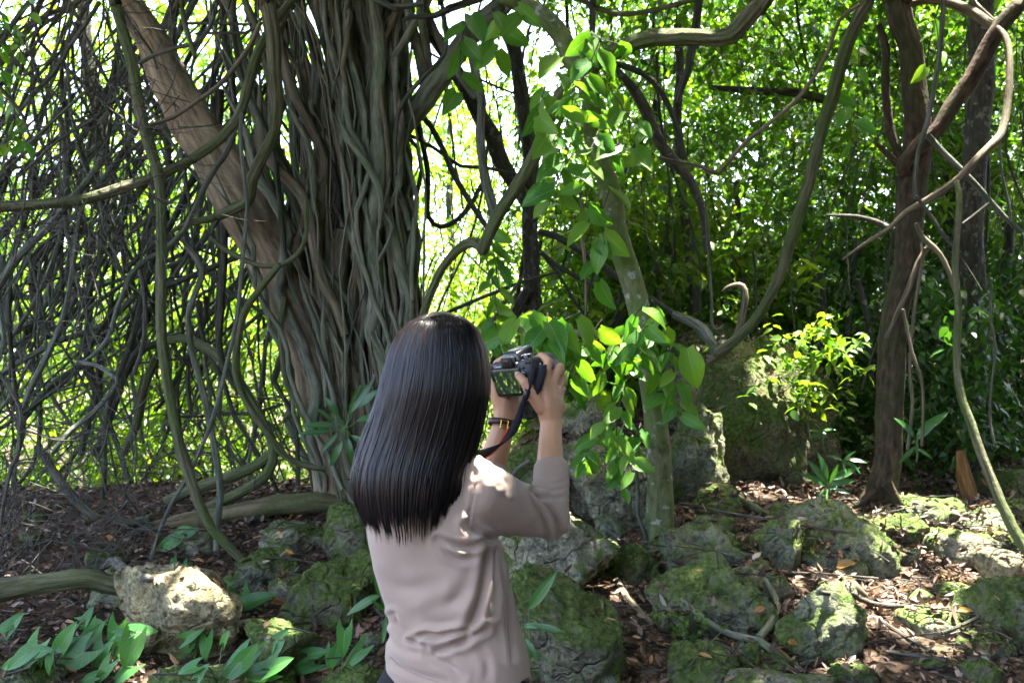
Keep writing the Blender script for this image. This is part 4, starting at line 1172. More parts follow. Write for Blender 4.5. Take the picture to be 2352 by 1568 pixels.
for k, (lb, pts, d, w) in enumerate([
        ('thin dark trunk between the long straight liana and red brown tree', [(1890, 620), (1885, 760), (1870, 940)], 9.2, [22, 20, 24]),
        ('pair of leaning grey trunks deep in the dark hollow, left one', [(1960, 640), (1990, 760), (2010, 900)], 9.0, [14, 14, 16]),
        ('broad dark trunk with leafy climbers behind the green vine', [(2260, -60), (2250, 250), (2230, 520), (2240, 800), (2215, 1000), (2200, 1180)], 8.4, [40, 48, 56, 60, 70, 96])]):
    back_tree(lb, pts, d, w, M_DARKBARK, None, None, 720 + k)

# bushes behind the thicket, in sun
def bush(label, crown, mat, base, stems, seed):
    r = tag(empty('bush', base), label, 'bush', 'bushes in the background')
    V, F, rv = crown
    build('foliage', (V, F, None), mat, r, shade=False, attr={'rnd': rv})
    g = np.random.default_rng(seed)
    ps = []
    for k in range(stems):
        e = base + np.array([g.normal(0, 0.7), g.normal(0, 0.4), g.uniform(0.8, 1.8)])
        ps += tube([base + np.array([g.normal(0, 0.3), g.normal(0, 0.2), -0.1]), (base + e) / 2 + g.normal(0, 0.1, 3), e], [0.025, 0.018, 0.008], 6, seed=seed + k)
    build('stem', ps, M_DARKBARK, r)
    return r

def gbase(px, d):
    x = (px - 1176) / FPX * d
    return np.array([x, d, float(ground_z(x, d))])
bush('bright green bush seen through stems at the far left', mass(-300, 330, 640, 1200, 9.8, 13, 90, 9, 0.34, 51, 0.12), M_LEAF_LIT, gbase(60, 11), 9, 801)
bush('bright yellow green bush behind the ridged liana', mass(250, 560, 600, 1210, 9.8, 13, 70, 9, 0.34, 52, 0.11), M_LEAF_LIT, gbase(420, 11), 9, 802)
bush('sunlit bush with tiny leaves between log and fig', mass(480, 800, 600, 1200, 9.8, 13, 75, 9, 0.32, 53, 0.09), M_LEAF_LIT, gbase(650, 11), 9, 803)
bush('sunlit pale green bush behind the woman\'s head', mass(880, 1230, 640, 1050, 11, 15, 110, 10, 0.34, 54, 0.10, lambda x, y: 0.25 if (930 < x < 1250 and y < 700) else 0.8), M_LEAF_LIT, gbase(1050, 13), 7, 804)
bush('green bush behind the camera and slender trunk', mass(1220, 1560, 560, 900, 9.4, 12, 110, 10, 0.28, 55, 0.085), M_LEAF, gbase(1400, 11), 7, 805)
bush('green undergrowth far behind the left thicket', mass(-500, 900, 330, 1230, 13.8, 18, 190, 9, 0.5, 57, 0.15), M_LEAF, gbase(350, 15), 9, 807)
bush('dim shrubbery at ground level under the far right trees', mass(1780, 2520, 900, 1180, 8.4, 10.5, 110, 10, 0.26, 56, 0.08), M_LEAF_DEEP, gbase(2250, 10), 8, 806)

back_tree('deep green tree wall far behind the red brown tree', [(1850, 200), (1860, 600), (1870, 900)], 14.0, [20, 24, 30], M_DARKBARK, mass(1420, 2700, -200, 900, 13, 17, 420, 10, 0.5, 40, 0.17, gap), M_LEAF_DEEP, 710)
# the wood beyond, one mass of leaves
V1, F1, r1 = mass(-1900, 4100, 60, 1250, 20, 30, 760, 9, 0.8, 61, 0.24, gap, 8, 0.6)
fw = build('distant_wood', (V1, F1, None), M_LEAF, None, shade=False, attr={'rnd': r1})
tag(fw, 'far leafy wood filling the background', 'foliage', kind='stuff')

# ------------------------------------------------------------------ thickets nobody could count
def tangle(name, label, n, seed, gen, mat, seg=5, step=0.16):
    g = np.random.default_rng(seed)
    ps = []
    for k in range(n):
        W, r = gen(g)
        ps += tube(W, r, seg, step=step, seed=seed + k, cap=False)
    o = build(name, ps, mat)
    return tag(o, label, 'vines', kind='stuff')

def gen_stem(g):
    x, y = g.uniform(-160, 720), g.uniform(-260, 700)
    d = g.uniform(6.7, 9.8) if x < 230 else g.uniform(7.7, 10)
    ang = g.normal(0.22, 0.40)
    n = 8
    ln = g.uniform(300, 1000) / n
    pts = []
    for i in range(n):
        pts.append(P(x, min(y, 1215 + g.uniform(-20, 20)), d))
        x -= math.sin(ang) * ln
        y += math.cos(ang) * ln
        ang += g.normal(0, 0.22)
        d += g.normal(0, 0.06)
    w = g.uniform(3, 9) if g.random() < 0.75 else g.uniform(9, 17)
    r = w / 2 * d / FPX
    return pts, [r, r * 0.9, r * 0.7]

def gen_twig(g):
    x, y = g.uniform(-60, 420), g.uniform(-40, 560)
    if g.random() < 0.25:
        y = g.uniform(500, 1250)
        x = g.uniform(-60, 300)
    d = g.uniform(4.9, 7.2)
    ang = g.uniform(-1.6, 1.9)
    n = 6
    ln = g.uniform(60, 330) / n
    pts = []
    for i in range(n):
        pts.append(P(x, y, d))
        x -= math.sin(ang) * ln
        y += math.cos(ang) * ln
        ang += g.normal(0.0, 0.35)
        d += g.normal(0, 0.04)
    r = g.uniform(1.3, 3.4) / 2 * d / FPX
    return pts, [r, r * 0.8, r * 0.4]

def gen_curtain(g):
    x, y = g.uniform(930, 2400), g.uniform(-120, 700)
    d = g.uniform(7.6, 11.5)
    n = 7
    ln = g.uniform(200, 700) / n
    ang = g.normal(0.0, 0.18)
    pts = []
    for i in range(n):
        pts.append(P(x, min(y, 1000), d))
        x -= math.sin(ang) * ln
        y += math.cos(ang) * ln
        ang += g.normal(0, 0.12)
    r = (g.uniform(1.5, 4) if g.random() < 0.8 else g.uniform(5, 11)) / 2 * d / FPX
    return pts, [r, r * 0.8]

def gen_brush(g):
    x = g.uniform(-60, 800)
    y = g.uniform(900, 1240) + (60 if x < 330 else 0)
    d = g.uniform(5.6, 6.6) if x < 330 else g.uniform(7.3, 8.6)
    ang = g.uniform(-1.7, 1.7)
    ln = g.uniform(60, 260) / 5
    pts = []
    for i in range(5):
        pts.append(P(x, min(y, 1400 if x < 300 else 1215), d))
        x -= math.sin(ang) * ln
        y += math.cos(ang) * ln
        ang += g.normal(0, 0.25)
    r = g.uniform(1.8, 5) / 2 * d / FPX
    return pts, [r, r * 0.6]

tangle('vine_thicket', 'dense thicket of grey green climbing stems at left', 215, 3001, gen_stem, M_LIANA_GREY)
tangle('dark_vine_thicket', 'dark stems deeper in the left thicket', 150, 3002, gen_stem, M_LIANA_DARK)
tangle('twig_tangle', 'tangle of fine dry twigs at the upper left', 500, 3003, gen_twig, M_TWIG, 4, 0.10)
tangle('hanging_vine_curtain', 'thin vines hanging among the leaves at right', 210, 3004, gen_curtain, M_LIANA_DARK, 5, 0.2)
tangle('brushwood', 'heap of dry brushwood under the left thicket', 300, 3005, gen_brush, M_TWIG, 4, 0.12)

# ------------------------------------------------------------------ unseen leaf canopy added overhead to shade the whole place
FLECKS = [(P(1116, 1066, 2.20), 0.03), (P(838, 1060, 2.17), 0.05),
          (hit_px(410, 1375), 0.16), (hit_px(400, 1440), 0.07), (hit_px(2020, 1410), 0.30), (hit_px(1950, 1390), 0.10),
          (hit_px(2150, 1440), 0.10), (hit_px(2220, 1240), 0.13), (hit_px(2310, 1285), 0.25), (hit_px(2120, 1165), 0.14), (P(2290, 1160, 5.8), 0.10),
          (P(2320, 1200, 5.8), 0.10), (hit_px(1790, 1120), 0.16), (hit_px(1850, 1010), 0.10), (P(250, 442, 6.2), 0.07), (P(2290, 100, 6.8), 0.22),
          (P(2200, 230, 6.8), 0.12), (P(2230, 40, 7.0), 0.5), (P(1700, 690, 7.2), 0.10), (P(1850, 790, 7.4), 0.30), (hit_px(1860, 1330), 0.08),
          (hit_px(2060, 1330), 0.10), (hit_px(1650, 800), 0.10), (P(1235, 745, 5.6), 0.08), (P(1430, 920, 5.5), 0.10), (P(1335, 860, 5.5), 0.10), (P(1250, 745, 5.2), 0.08), (P(1440, 1060, 5.6), 0.08)]
g = np.random.default_rng(77)
NC = 170000
cb = np.stack([g.uniform(-9, 9, NC), g.uniform(-6.0, 10.6, NC), g.uniform(5.7, 7.6, NC)], 1)
# clumpy, with small natural chinks
keep = (fbm(cb * np.array([0.9, 0.9, 0.6]), 3, 91) + 1.05) > 0
keep &= ~((cb[:, 0] < -1.6) & (cb[:, 1] < 1.0))      # opening left behind on the left so skylight reaches her back
S = np.array(SUN)
for F0, r0 in FLECKS:  # leaves cut away along the sun's direction to put in each fleck
    if r0 <= 0:
        continue
    v = cb - F0
    dist = np.linalg.norm(v - (v @ S)[:, None] * S, axis=1)
    keep &= dist > r0 + 0.085
cb = cb[keep]
n = len(cb)
az = g.uniform(0, 2 * math.pi, n)
ax = norm(np.stack([np.cos(az), np.sin(az), g.normal(-0.2, 0.25, n)], 1))
nr = norm(np.array([0, 0, 1.0]) + g.normal(0, 0.35, (n, 3)))
ln = g.uniform(0.13, 0.25, n)
V1, F1, k1 = leaves_simple(cb - ax * (ln * 0.5)[:, None], ax, nr, ln, ln * 0.62)
can = build('shading_canopy', (V1, F1, None), M_LEAF_CANOPY, None, shade=False, attr={'rnd': np.repeat(g.random(n), k1)})
# unseen leaf wall added right and behind to hold back skylight there
n = 15000
cw = np.concatenate([np.stack([g.uniform(4.6, 7.5, n), g.uniform(-6, 9, n), g.uniform(0, 6.5, n)], 1), np.stack([g.uniform(-0.5, 7, n), g.uniform(-7.5, -5, n), g.uniform(0, 6.5, n)], 1)])
cw = cw[cw[:, 0] > 0.55 * cw[:, 1] + 0.6]
n2 = len(cw)
az = g.uniform(0, 2 * math.pi, n2)
ax = norm(np.stack([np.cos(az), np.sin(az), g.normal(-0.6, 0.3, n2)], 1))
ln = g.uniform(0.18, 0.36, n2)
V2, F2, k2 = leaves_simple(cw, ax, norm(np.array([0, 0, 1.0]) + g.normal(0, 0.5, (n2, 3))), ln, ln * 0.55)
sw = build('shading_leaf_wall', (V2, F2, None), M_LEAF_DEEP, None, shade=False, attr={'rnd': np.repeat(g.random(n2), k2)})
tag(sw, 'unseen leaf wall added to darken the right side and rear of the clearing', 'foliage', kind='stuff')
tag(can, 'unseen leaf canopy added overhead to shade the clearing, with holes for sun flecks', 'foliage', kind='stuff')

# ------------------------------------------------------------------ single leaves and small plants
def leaf_mesh(name, ratio, mat, droop=0.25, fold=0.18, cord=0.0, wave=0.02, tip=1.0, seed=0, n=6, m=4, peak=0.38, serr=0.0):
    """a leaf one unit long, stalk end at the origin, tip along +X, upper face +Z"""
    t = np.linspace(0, 1, n + 1)
    s = np.linspace(-1, 1, m + 1)
    e = math.log(0.5) / math.log(peak)
    prof = np.sin(math.pi * np.clip(t, 0, 1) ** e) ** 0.8 * (1 - 0.25 * np.clip(t - 0.75, 0, 1))
    if cord:
        prof[0] = 0.55 if cord < 0.2 else 0.80
        if cord > 0.2:
            prof[1] = max(prof[1], 0.92)
    prof[-1] = 0.0
    Tt, Ss = np.meshgrid(t, s, indexing='ij')
    half = ratio / 2 * prof[:, None]
    x = Tt - cord * np.abs(Ss) ** 1.5 * (1 - Tt) ** 3
    y = Ss * half * (1 + serr * ((np.arange(n + 1) % 2) * 2 - 1)[:, None] * (np.abs(Ss) > 0.9))
    z = np.abs(y) * fold * 2 - droop * Tt ** 2 + wave * np.sin(Tt * 9 + seed) * np.abs(Ss)
    V = np.stack([x, y, z], -1).reshape(-1, 3)
    i, j = np.meshgrid(np.arange(n), np.arange(m), indexing='ij')
    a = (i * (m + 1) + j).ravel()
    F = np.stack([a, a + (m + 1), a + m + 2, a + 1], 1)
    uvv = np.stack([Ss, Tt], -1).reshape(-1, 2)
    return mesh_data(name, [(V, F, uvv[F].reshape(-1, 2))], mat)

def place_leaf(me, parent, pos, axis, nrm, size, name='leaf'):
    o = link(name, me, parent)
    x = norm(axis)
    z = np.asarray(nrm, float)
    z = norm(z - x * np.dot(z, x))
    y = np.cross(z, x)
    p = np.asarray(pos) - (wloc(parent) if parent is not None else 0)
    mt = Matrix(((x[0] * size, y[0] * size, z[0] * size, p[0]), (x[1] * size, y[1] * size, z[1] * size, p[1]), (x[2] * size, y[2] * size, z[2] * size, p[2]), (0, 0, 0, 1)))
    o.matrix_basis = mt
    return o

CLIMB = [leaf_mesh('leaf', rt, M_LEAF_NEAR, dr, fo, 0.06, 0.02, 1.0, k, 10, 2, pk, 0.03) for k, (rt, dr, fo, pk) in enumerate([(0.52, 0.18, 0.2, 0.36), (0.58, 0.30, 0.25, 0.40), (0.46, 0.10, 0.15, 0.34), (0.62, 0.22, 0.3, 0.42)])]
ARROW = [leaf_mesh('leaf', rt, M_LEAF_ARROW, dr, fo, 0.48, 0.02, 1.0, k, 6, 4, 0.24) for k, (rt, dr, fo) in enumerate([(0.66, 0.20, 0.12), (0.60, 0.28, 0.18), (0.72, 0.12, 0.1)])]
STRAPL = [leaf_mesh('leaf', rt, M_LEAF_STRAP, dr, 0.15, 0.0, 0.015, 1.1, k, 8, 2, 0.45) for k, (rt, dr) in enumerate([(0.24, 0.35), (0.20, 0.15), (0.28, 0.5)])]

def climber(label, stems, d, sizes, seed, dens=34.0, facing=(0, -0.85, 0.45), extra=()):
    g = np.random.default_rng(seed)
    base = P(stems[0][-1][0], stems[0][-1][1], d)
    r = tag(empty('climbing_plant', base), label, 'climber', 'leafy climbers around the slender tree')
    for pts in stems:
        dd = [d + g.normal(0, 0.12) for _ in pts]
        W = [P(x, y, q) for (x, y), q in zip(pts, dd)]
        C, par = catmull(W, 0.03)
        build('stem', tube(W, [0.0035, 0.0025], 5, step=0.05, wob=0.01, seed=seed), M_TWIG, r)
        L = np.r_[0, np.cumsum(np.linalg.norm(np.diff(C, axis=0), axis=1))]
        step = dens / FPX * d
        for k in range(int(L[-1] / step) + 1):
            i = min(len(C) - 1, np.searchsorted(L, k * step + g.uniform(0, step * 0.4)))
            side = 1 if k % 2 == 0 else -1
            ax = np.array([side * g.uniform(0.25, 0.9), g.normal(-0.15, 0.4), -g.uniform(0.25, 1.1)])
            nr = np.array(facing) + g.normal(0, 0.55, 3)
            sz = g.uniform(*sizes) / FPX * d
            place_leaf(CLIMB[g.integers(0, 4)], r, C[i] + norm(ax) * sz * 0.12, ax, nr, sz)
    for (x, y, sz, ang, q) in extra:
        ax = np.array([math.sin(R(ang)), -0.1, -math.cos(R(ang))])
        place_leaf(CLIMB[3], r, P(x, y, q), ax, np.array([-0.2, -0.95, 0.25]), sz / FPX * q)
    return r

climber('climber with hanging oval leaves left of the slender trunk, above the wrist', [
    [(1380, 735), (1340, 790), (1310, 850), (1300, 920)], [(1475, 700), (1430, 760), (1390, 830), (1370, 900)],
    [(1470, 800), (1440, 860), (1420, 930), (1415, 1000)], [(1300, 770), (1350, 790), (1410, 810), (1460, 790)], [(1500, 740), (1460, 770), (1440, 830)]], 5.5, (46, 76), 901, 24)
climber('climber with small bright leaves dangling over the pale lichen boulder', [
    [(1440, 950), (1420, 1010), (1415, 1070), (1430, 1120)], [(1400, 960), (1370, 1010), (1345, 1060)], [(1470, 970), (1450, 1040), (1455, 1080)], [(1330, 990), (1350, 1030), (1340, 1060)]], 5.6, (34, 60), 902, 22)
climber('climber with leaves on the right side of the slender trunk', [
    [(1500, 690), (1530, 760), (1548, 840), (1560, 930)], [(1510, 900), (1545, 900), (1560, 950)], [(1490, 760), (1510, 800), (1515, 860)]], 5.7, (40, 70), 903, 28, extra=[(1578, 800, 96, 14, 5.2)])
climber('climber with large leaves just above the camera', [
    [(1150, 800), (1175, 745), (1215, 715), (1255, 730)], [(1255, 720), (1250, 780), (1230, 830)], [(1330, 720), (1290, 740), (1260, 790)]], 5.2, (60, 92), 904, 36)
climber('climber with big leaves hanging from the limb at the top centre', [
    [(1080, 20), (1060, 90), (1055, 180), (1050, 220)], [(1170, -20), (1190, 20), (1210, 40)], [(1130, 20), (1150, 60), (1140, 110)]], 6.0, (62, 96), 905, 44)
climber('climber with large dark leaves in front of the bright gap', [
    [(1340, 110), (1290, 130), (1260, 190), (1235, 260)], [(1380, 90), (1330, 200), (1280, 260), (1250, 330)], [(1340, 200), (1300, 290), (1280, 400), (1265, 470)], [(1310, 330), (1290, 400), (1275, 460)]], 5.8, (50, 88), 906, 46)
climber('climber with long leaves down the middle of the slender trunk', [
    [(1370, 300), (1345, 380), (1350, 470), (1360, 560), (1375, 640)], [(1390, 340), (1420, 330), (1470, 340)], [(1400, 420), (1380, 500), (1390, 560)]], 5.8, (54, 90), 907, 46)
climber('climber with leaves around the fork of the slender tree', [
    [(1330, 60), (1390, 90), (1440, 100)], [(1350, 170), (1310, 200), (1340, 260)], [(1400, 200), (1440, 260), (1480, 300)]], 5.8, (44, 76), 908, 44)
climber('climber with round leaves on thin cords in the bright centre', [
    [(1125, 520), (1135, 580), (1130, 650), (1140, 720)], [(1140, 560), (1145, 640), (1135, 760)], [(1110, 700), (1125, 760), (1120, 800)]], 7.0, (34, 56), 909, 24)
climber('leafy creeper hanging at the right edge of the long straight liana', [
    [(1950, 60), (1930, 160), (1900, 260)], [(1970, 100), (1965, 200), (1955, 330)], [(2140, 30), (2150, 90), (2130, 150)]], 6.6, (34, 60), 910, 36)

climber('leafy vine with bluish green leaves at the upper left edge', [
    [(-40, -30), (10, 60), (0, 150), (35, 260), (20, 340)], [(-30, 40), (40, 90), (30, 180)], [(60, -30), (70, 30), (40, 70)], [(-20, 200), (20, 240), (60, 330)]], 5.2, (24, 44), 911, 26)['group'] = 'leafy vines'
# arrowhead plants at the lower left
def ground_plant(name, label, px, py, specs, meshes, cat='plant', group=None, stemr=0.0022, smat=None, dd=None):
    b = hit_px(px, py)
    if dd is not None:
        b = P(px, py, dd)
    r = tag(empty(name, b), label, cat, group)
    for (lx, ly, size, ang, tilt) in specs:
        g = np.random.default_rng(int(abs(lx * 7 + ly * 13)) % 9999)
        d = b[1] + g.normal(-0.03, 0.05)
        p = P(lx, ly, d)
        ax = np.array([math.cos(R(ang)), g.normal(-0.15, 0.15), math.sin(R(ang))])
        nr = np.array([g.normal(0, 0.2), -0.85, 0.6 + g.normal(0, 0.15)])
        place_leaf(meshes[g.integers(0, len(meshes))], r, p, ax, nr, size / FPX * d)
        mid = (b + p) / 2 + np.array([0, 0, 0.03])
        build('stalk', tube([b, mid, p], [stemr, stemr * 0.8], 5, step=0.05, seed=int(lx)), smat or M_LEAF_DEEP_STALK, r)
    return r
M_LEAF_DEEP_STALK = plain('plant_stalk', (0.06, 0.13, 0.03), 0.5)

def arrow(label, px, py, leaves, dd=None):
    # leaves in tile (0, 2) coordinates: x, y of the leaf's middle, length, pointing angle
    specs = []
    for (x, y, size, ang) in leaves:
        vx, vy = x / 3.0, 1045.33 + y / 3.0
        s = size / 3.0
        bx = vx - math.cos(R(ang)) * s * 0.45
        by = vy + math.sin(R(ang)) * s * 0.45
        specs.append((bx, by, s, ang, 50 + (x * 37 % 30)))
    return ground_plant('arrowhead_plant', label, px, py, specs, ARROW, 'plant', 'arrowhead plants on the forest floor', dd=dd)

arrow('arrowhead plant at the far left edge with two upright leaves', 15, 1470, [(120, 1130, 190, 50), (30, 1180, 150, 200), (20, 1310, 140, 240)])
arrow('arrowhead plant with long leaves beside the corner rock', 75, 1545, [(200, 1390, 230, 235), (120, 1410, 190, 215), (270, 1430, 130, 250), (60, 1440, 150, 200), (340, 1440, 130, 260), (310, 1340, 120, 15)])
arrow('arrowhead plant spreading left of the tan boulder', 155, 1520, [(480, 1420, 270, 215), (470, 1230, 200, 60), (560, 1310, 160, 230), (640, 1240, 150, 245), (430, 1300, 190, 215)])
arrow('arrowhead plant with broad leaves at the foot of the tan boulder', 255, 1530, [(790, 1260, 200, 255), (900, 1370, 230, 260), (685, 1385, 190, 250), (990, 1210, 170, 5), (790, 1390, 190, 215), (870, 1230, 130, 10), (880, 1280, 120, 250)])
arrow('arrowhead plant low in front, two pale veined leaves', 262, 1568, [(840, 1510, 200, 215), (710, 1500, 170, 235), (600, 1540, 120, 200)])
arrow('arrowhead plant with one bright leaf behind the thick liana end', 200, 1450, [(650, 1150, 160, 5), (610, 1090, 110, 65)])
arrow('leafy seedling growing against the tan boulder\'s front', 440, 1510, [(1340, 1220, 160, 35), (1300, 1310, 150, 255), (1420, 1330, 170, 265), (1370, 1200, 130, 10), (1330, 1330, 130, 280)])
arrow('arrowhead plant with grasslike leaves below the tan boulder', 500, 1560, [(1610, 1470, 250, 225), (1720, 1360, 170, 50), (1400, 1480, 130, 55), (1290, 1470, 140, 200), (1560, 1240, 110, 70)])
arrow('arrowhead plant beside the low mossy wedge', 600, 1555, [(1760, 1500, 220, 190), (1930, 1430, 180, 30), (1830, 1400, 150, 250), (1900, 1290, 240, 55), (1640, 1380, 110, 60)])
arrow('arrowhead plant right of the mossy wedge near the bottom', 715, 1550, [(2080, 1460, 200, 200), (2190, 1350, 160, 20), (2280, 1420, 150, 260), (2330, 1320, 130, 70)])
arrow('arrowhead plant between the angular and the dark mossy boulders', 560, 1400, [(1670, 1040, 190, 285), (1790, 980, 210, 25), (1640, 1020, 130, 200)])
arrow('arrowhead plant behind the tan boulder\'s right shoulder', 490, 1365, [(1450, 900, 170, 20), (1520, 890, 160, 15), (1550, 990, 110, 0), (1400, 910, 120, 150)], 5.6)
arrow('small arrowhead plant above the tan boulder', 415, 1325, [(1230, 830, 160, 260), (1190, 760, 100, 100), (1270, 850, 120, 0)], 5.7)
arrow('dark leaved seedling in front of the log', 405, 1255, [(1230, 560, 110, 20), (1150, 590, 100, 60), (1290, 500, 80, 20), (1330, 520, 90, 30), (1220, 530, 70, 200), (1160, 630, 120, 215)])
arrow('two leafed arrowhead plant by the shirt hem', 785, 1540, [(840 + 1530, 1290, 190, 265), (880 + 1560, 1390, 180, 225)])

# strap leaved plants
def strap(label, base, leaves, d, name='strap_leaf_plant'):
    b = P(base[0], base[1], d)
    r = tag(empty(name, b), label, 'plant', 'long leaved ground plants')
    for k, (x0, y0, x1, y1, wtilt) in enumerate(leaves):
        p0, p1 = P(x0, y0, d), P(x1, y1, d - 0.06)
        L = np.linalg.norm(p1 - p0)
        place_leaf(STRAPL[k % 3], r, p0, p1 - p0, np.array([0.1, -0.8, wtilt]), L * 1.08)
        build('stalk', tube([b, (b + p0) / 2 + np.array([0.01, 0, 0]), p0], [0.004, 0.003], 5, seed=k), M_LEAF_DEEP_STALK, r)
    return r
strap('plant with long strap leaves rising right of the shirt', (1210, 1560), [(1214, 1398, 1266, 1330, 0.3), (1200, 1435, 1286, 1442, 0.7), (1204, 1465, 1230, 1502, 0.2), (1210, 1525, 1216, 1570, 0.1), (1202, 1440, 1228, 1438, 0.6)], 4.1)
strap('plant with glossy strap leaves left of the shirt', (900, 1470), [(875, 1365, 802, 1398, 0.6), (874, 1368, 862, 1325, 0.2), (882, 1395, 890, 1350, 0.1), (880, 1400, 866, 1385, 0.3), (886, 1420, 880, 1470, 0.2)], 4.3)
strap('bird nest fern with long dark leaves at the base of the fig', (790, 985), [(812, 940, 862, 895, 0.3), (806, 930, 826, 888, 0.2), (818, 968, 866, 948, 0.6), (772, 980, 702, 966, 0.7), (778, 992, 738, 1036, 0.3), (776, 955, 752, 918, 0.2), (806, 1000, 852, 1022, 0.3), (764, 990, 692, 992, 0.5), (798, 1004, 806, 1056, 0.2), (800, 950, 842, 884, 0.2), (768, 968, 728, 936, 0.5), (786, 1010, 760, 1062, 0.2)], 6.85, 'bird_nest_fern')
strap('clump of narrow bamboo like leaves at the huge boulder\'s right foot', (1900, 1130), [(1900, 1110, 1870, 1062, 0.3), (1905, 1110, 1925, 1070, 0.4), (1895, 1115, 1865, 1090, 0.3), (1905, 1115, 1960, 1100, 0.3), (1900, 1120, 1900, 1150, 0.2), (1908, 1100, 1965, 1075, 0.3), (1890, 1125, 1875, 1150, 0.2), (1905, 1120, 1950, 1130, 0.3), (1898, 1105, 1895, 1055, 0.3)], 6.9, 'bamboo_seedling')
strap('palm like seedling with arching leaves right of the red brown trunk', (2105, 1060), [(2105, 1000, 2170, 945, 0.6), (2105, 1010, 2150, 970, 0.5), (2100, 1005, 2080, 965, 0.4), (2105, 1030, 2140, 1045, 0.4), (2100, 1025, 2070, 1060, 0.3)], 6.7, 'palm_seedling')
strap('bright broad leaved seedling at the right foot of the huge boulder', (1935, 1100), [(1940, 1055, 1985, 1052, 0.8), (1938, 1055, 1960, 1035, 0.8), (1938, 1060, 1975, 1072, 0.7), (1935, 1058, 1910, 1040, 0.8), (1936, 1062, 1945, 1085, 0.5)], 6.6, 'seedling')
strap('pale leaved seedling sunlit in the dark hollow', (1890, 1030), [(1886, 990, 1915, 980, 0.9), (1886, 990, 1862, 985, 0.9), (1888, 992, 1905, 1002, 0.7), (1884, 988, 1880, 970, 0.8), (1886, 995, 1860, 1003, 0.7)], 7.4, 'seedling')

# sunlit shrub beside the huge boulder
V1, F1, r1 = mass(1785, 1925, 750, 905, 7.2, 7.7, 16, 3, 0.10, 81, 0.085, None, 8, 0.28, 0.2, True, 0.5)
sh = tag(empty('shrub', P(1860, 1000, 7.6)), 'small shrub with bright sunlit leaves beside the huge boulder', 'shrub')
build('foliage', (V1, F1, None), M_LEAF_LIT, sh, attr={'rnd': r1})
build('stem', wtube([(1860, 1010), (1850, 930), (1870, 860), (1840, 790)], 7.5, [5, 4, 2], 6, seed=82) + wtube([(1852, 930), (1900, 860), (1920, 790)], 7.45, [4, 2], 6, seed=83), M_DARKBARK, sh)
V1, F1, r1 = mass(2120, 2290, 640, 1010, 7.4, 8.2, 40, 4, 0.14, 84, 0.085, None, 8, 0.28, 0.8, True, 0.5)
sh = tag(empty('leafy_creeper', P(2210, 1010, 8.0)), 'dark glossy creeper clothing the broad trunk behind the green vine', 'creeper')
build('foliage', (V1, F1, None), M_LEAF_DEEP, sh, attr={'rnd': r1})
build('stem', wtube([(2210, 1020), (2200, 850), (2215, 640)], 7.9, [5, 4, 2], 6, seed=85), M_DARKBARK, sh)
V1, F1, r1 = mass(1560, 1640, 1400, 1480, 4.75, 4.95, 16, 2, 0.05, 86, 0.022, None, 6, 0.06, 0.0, True, 0.8)
sh = tag(empty('clover_patch', hit_px(1600, 1450)), 'patch of tiny clover leaves below the cracked boulder', 'plant')
build('foliage', (V1, F1, None), M_LEAF, sh, attr={'rnd': r1})

# broken stump at right
st = wtube([(2205, 1035), (2212, 1075), (2222, 1110), (2238, 1165)], 7.4, [20, 30, 34, 36], 14, rough=0.28, ridge=0.12, nridge=7, seed=95)
M_STUMP = bark_mat('bark_broken_stump', (0.260, 0.130, 0.045), (0.420, 0.240, 0.090), (0.10, 0.06, 0.03), 0.2, 30, 4)
tag(build('broken_stump', st, M_STUMP), 'broken orange brown stump standing at the right', 'stump')

# ------------------------------------------------------------------ leaf litter
g = np.random.default_rng(99)
def litter(n, seed, smin, smax, x0, x1, y0, y1):
    g = np.random.default_rng(seed)
    X = g.uniform(x0, x1, n)
    Y = g.uniform(y0, y1, n)
    pos, nr = [], []
    for x, y in zip(X, Y):
        if abs(x) > 0.52 * y + 0.3:
            continue
        p, nn = drop(x, y)
        if nn[2] < 0.45:
            continue
        hgt = p[2] - float(ground_z(x, y))
        if hgt > 0.12 and g.random() > 0.10 + 0.6 * (1.2 < x < 2.6 and y > 7.2):
            continue
        pos.append(p)
        nr.append(nn)
    pos, nr = np.array(pos), np.array(nr)
    m = len(pos)
    nr = norm(nr + g.normal(0, 0.45, (m, 3)))
    az = g.uniform(0, 2 * math.pi, m)
    ax = np.stack([np.cos(az), np.sin(az), g.normal(0, 0.15, m)], 1)
    ax = norm(ax - nr * np.sum(ax * nr, 1)[:, None])
    ln = g.uniform(smin, smax, m)
    V, F, k = leaves_hex(pos + np.array([0, 0, 0.008]) + nr * g.uniform(0, 0.02, m)[:, None], ax, nr, ln, ln * g.uniform(0.28, 0.5, m), 0.7 , -0.12)
    return V, F, np.repeat(g.random(m) ** 1.15, k)
V1, F1, r1 = litter(40000, 501, 0.028, 0.078, -5, 5, 3.9, 9.5)
lt = build('leaf_litter', (V1, F1, None), M_LITTER, None, attr={'rnd': r1}, origin=(0, 0, 0))
tag(lt, 'brown dead leaves covering the forest floor', 'leaf litter', kind='stuff')

# fine twigs in the litter
ps = []
g = np.random.default_rng(502)
for k in range(900):
    y = g.uniform(4.2, 8.5)
    x = g.uniform(-0.5, 0.5) * y
    p, nn = drop(x, y)
    if p[2] - float(ground_z(x, y)) > 0.25 or nn[2] < 0.6:
        continue
    a = g.uniform(0, math.pi)
    L = g.uniform(0.05, 0.22)
    u = np.array([math.cos(a), math.sin(a), g.normal(0, 0.15)]) * L
    c = p + np.array([0, 0, 0.018])
    r0 = g.uniform(0.0015, 0.005)
    ps += tube([c - u, c + np.array([0, 0, g.normal(0.005, 0.008)]), c + u], [r0, r0 * 0.7], 4, step=0.08, cap=False, seed=k)
tag(build('twig_litter', ps, M_TWIG), 'small twigs scattered through the dead leaves', 'twigs', kind='stuff')

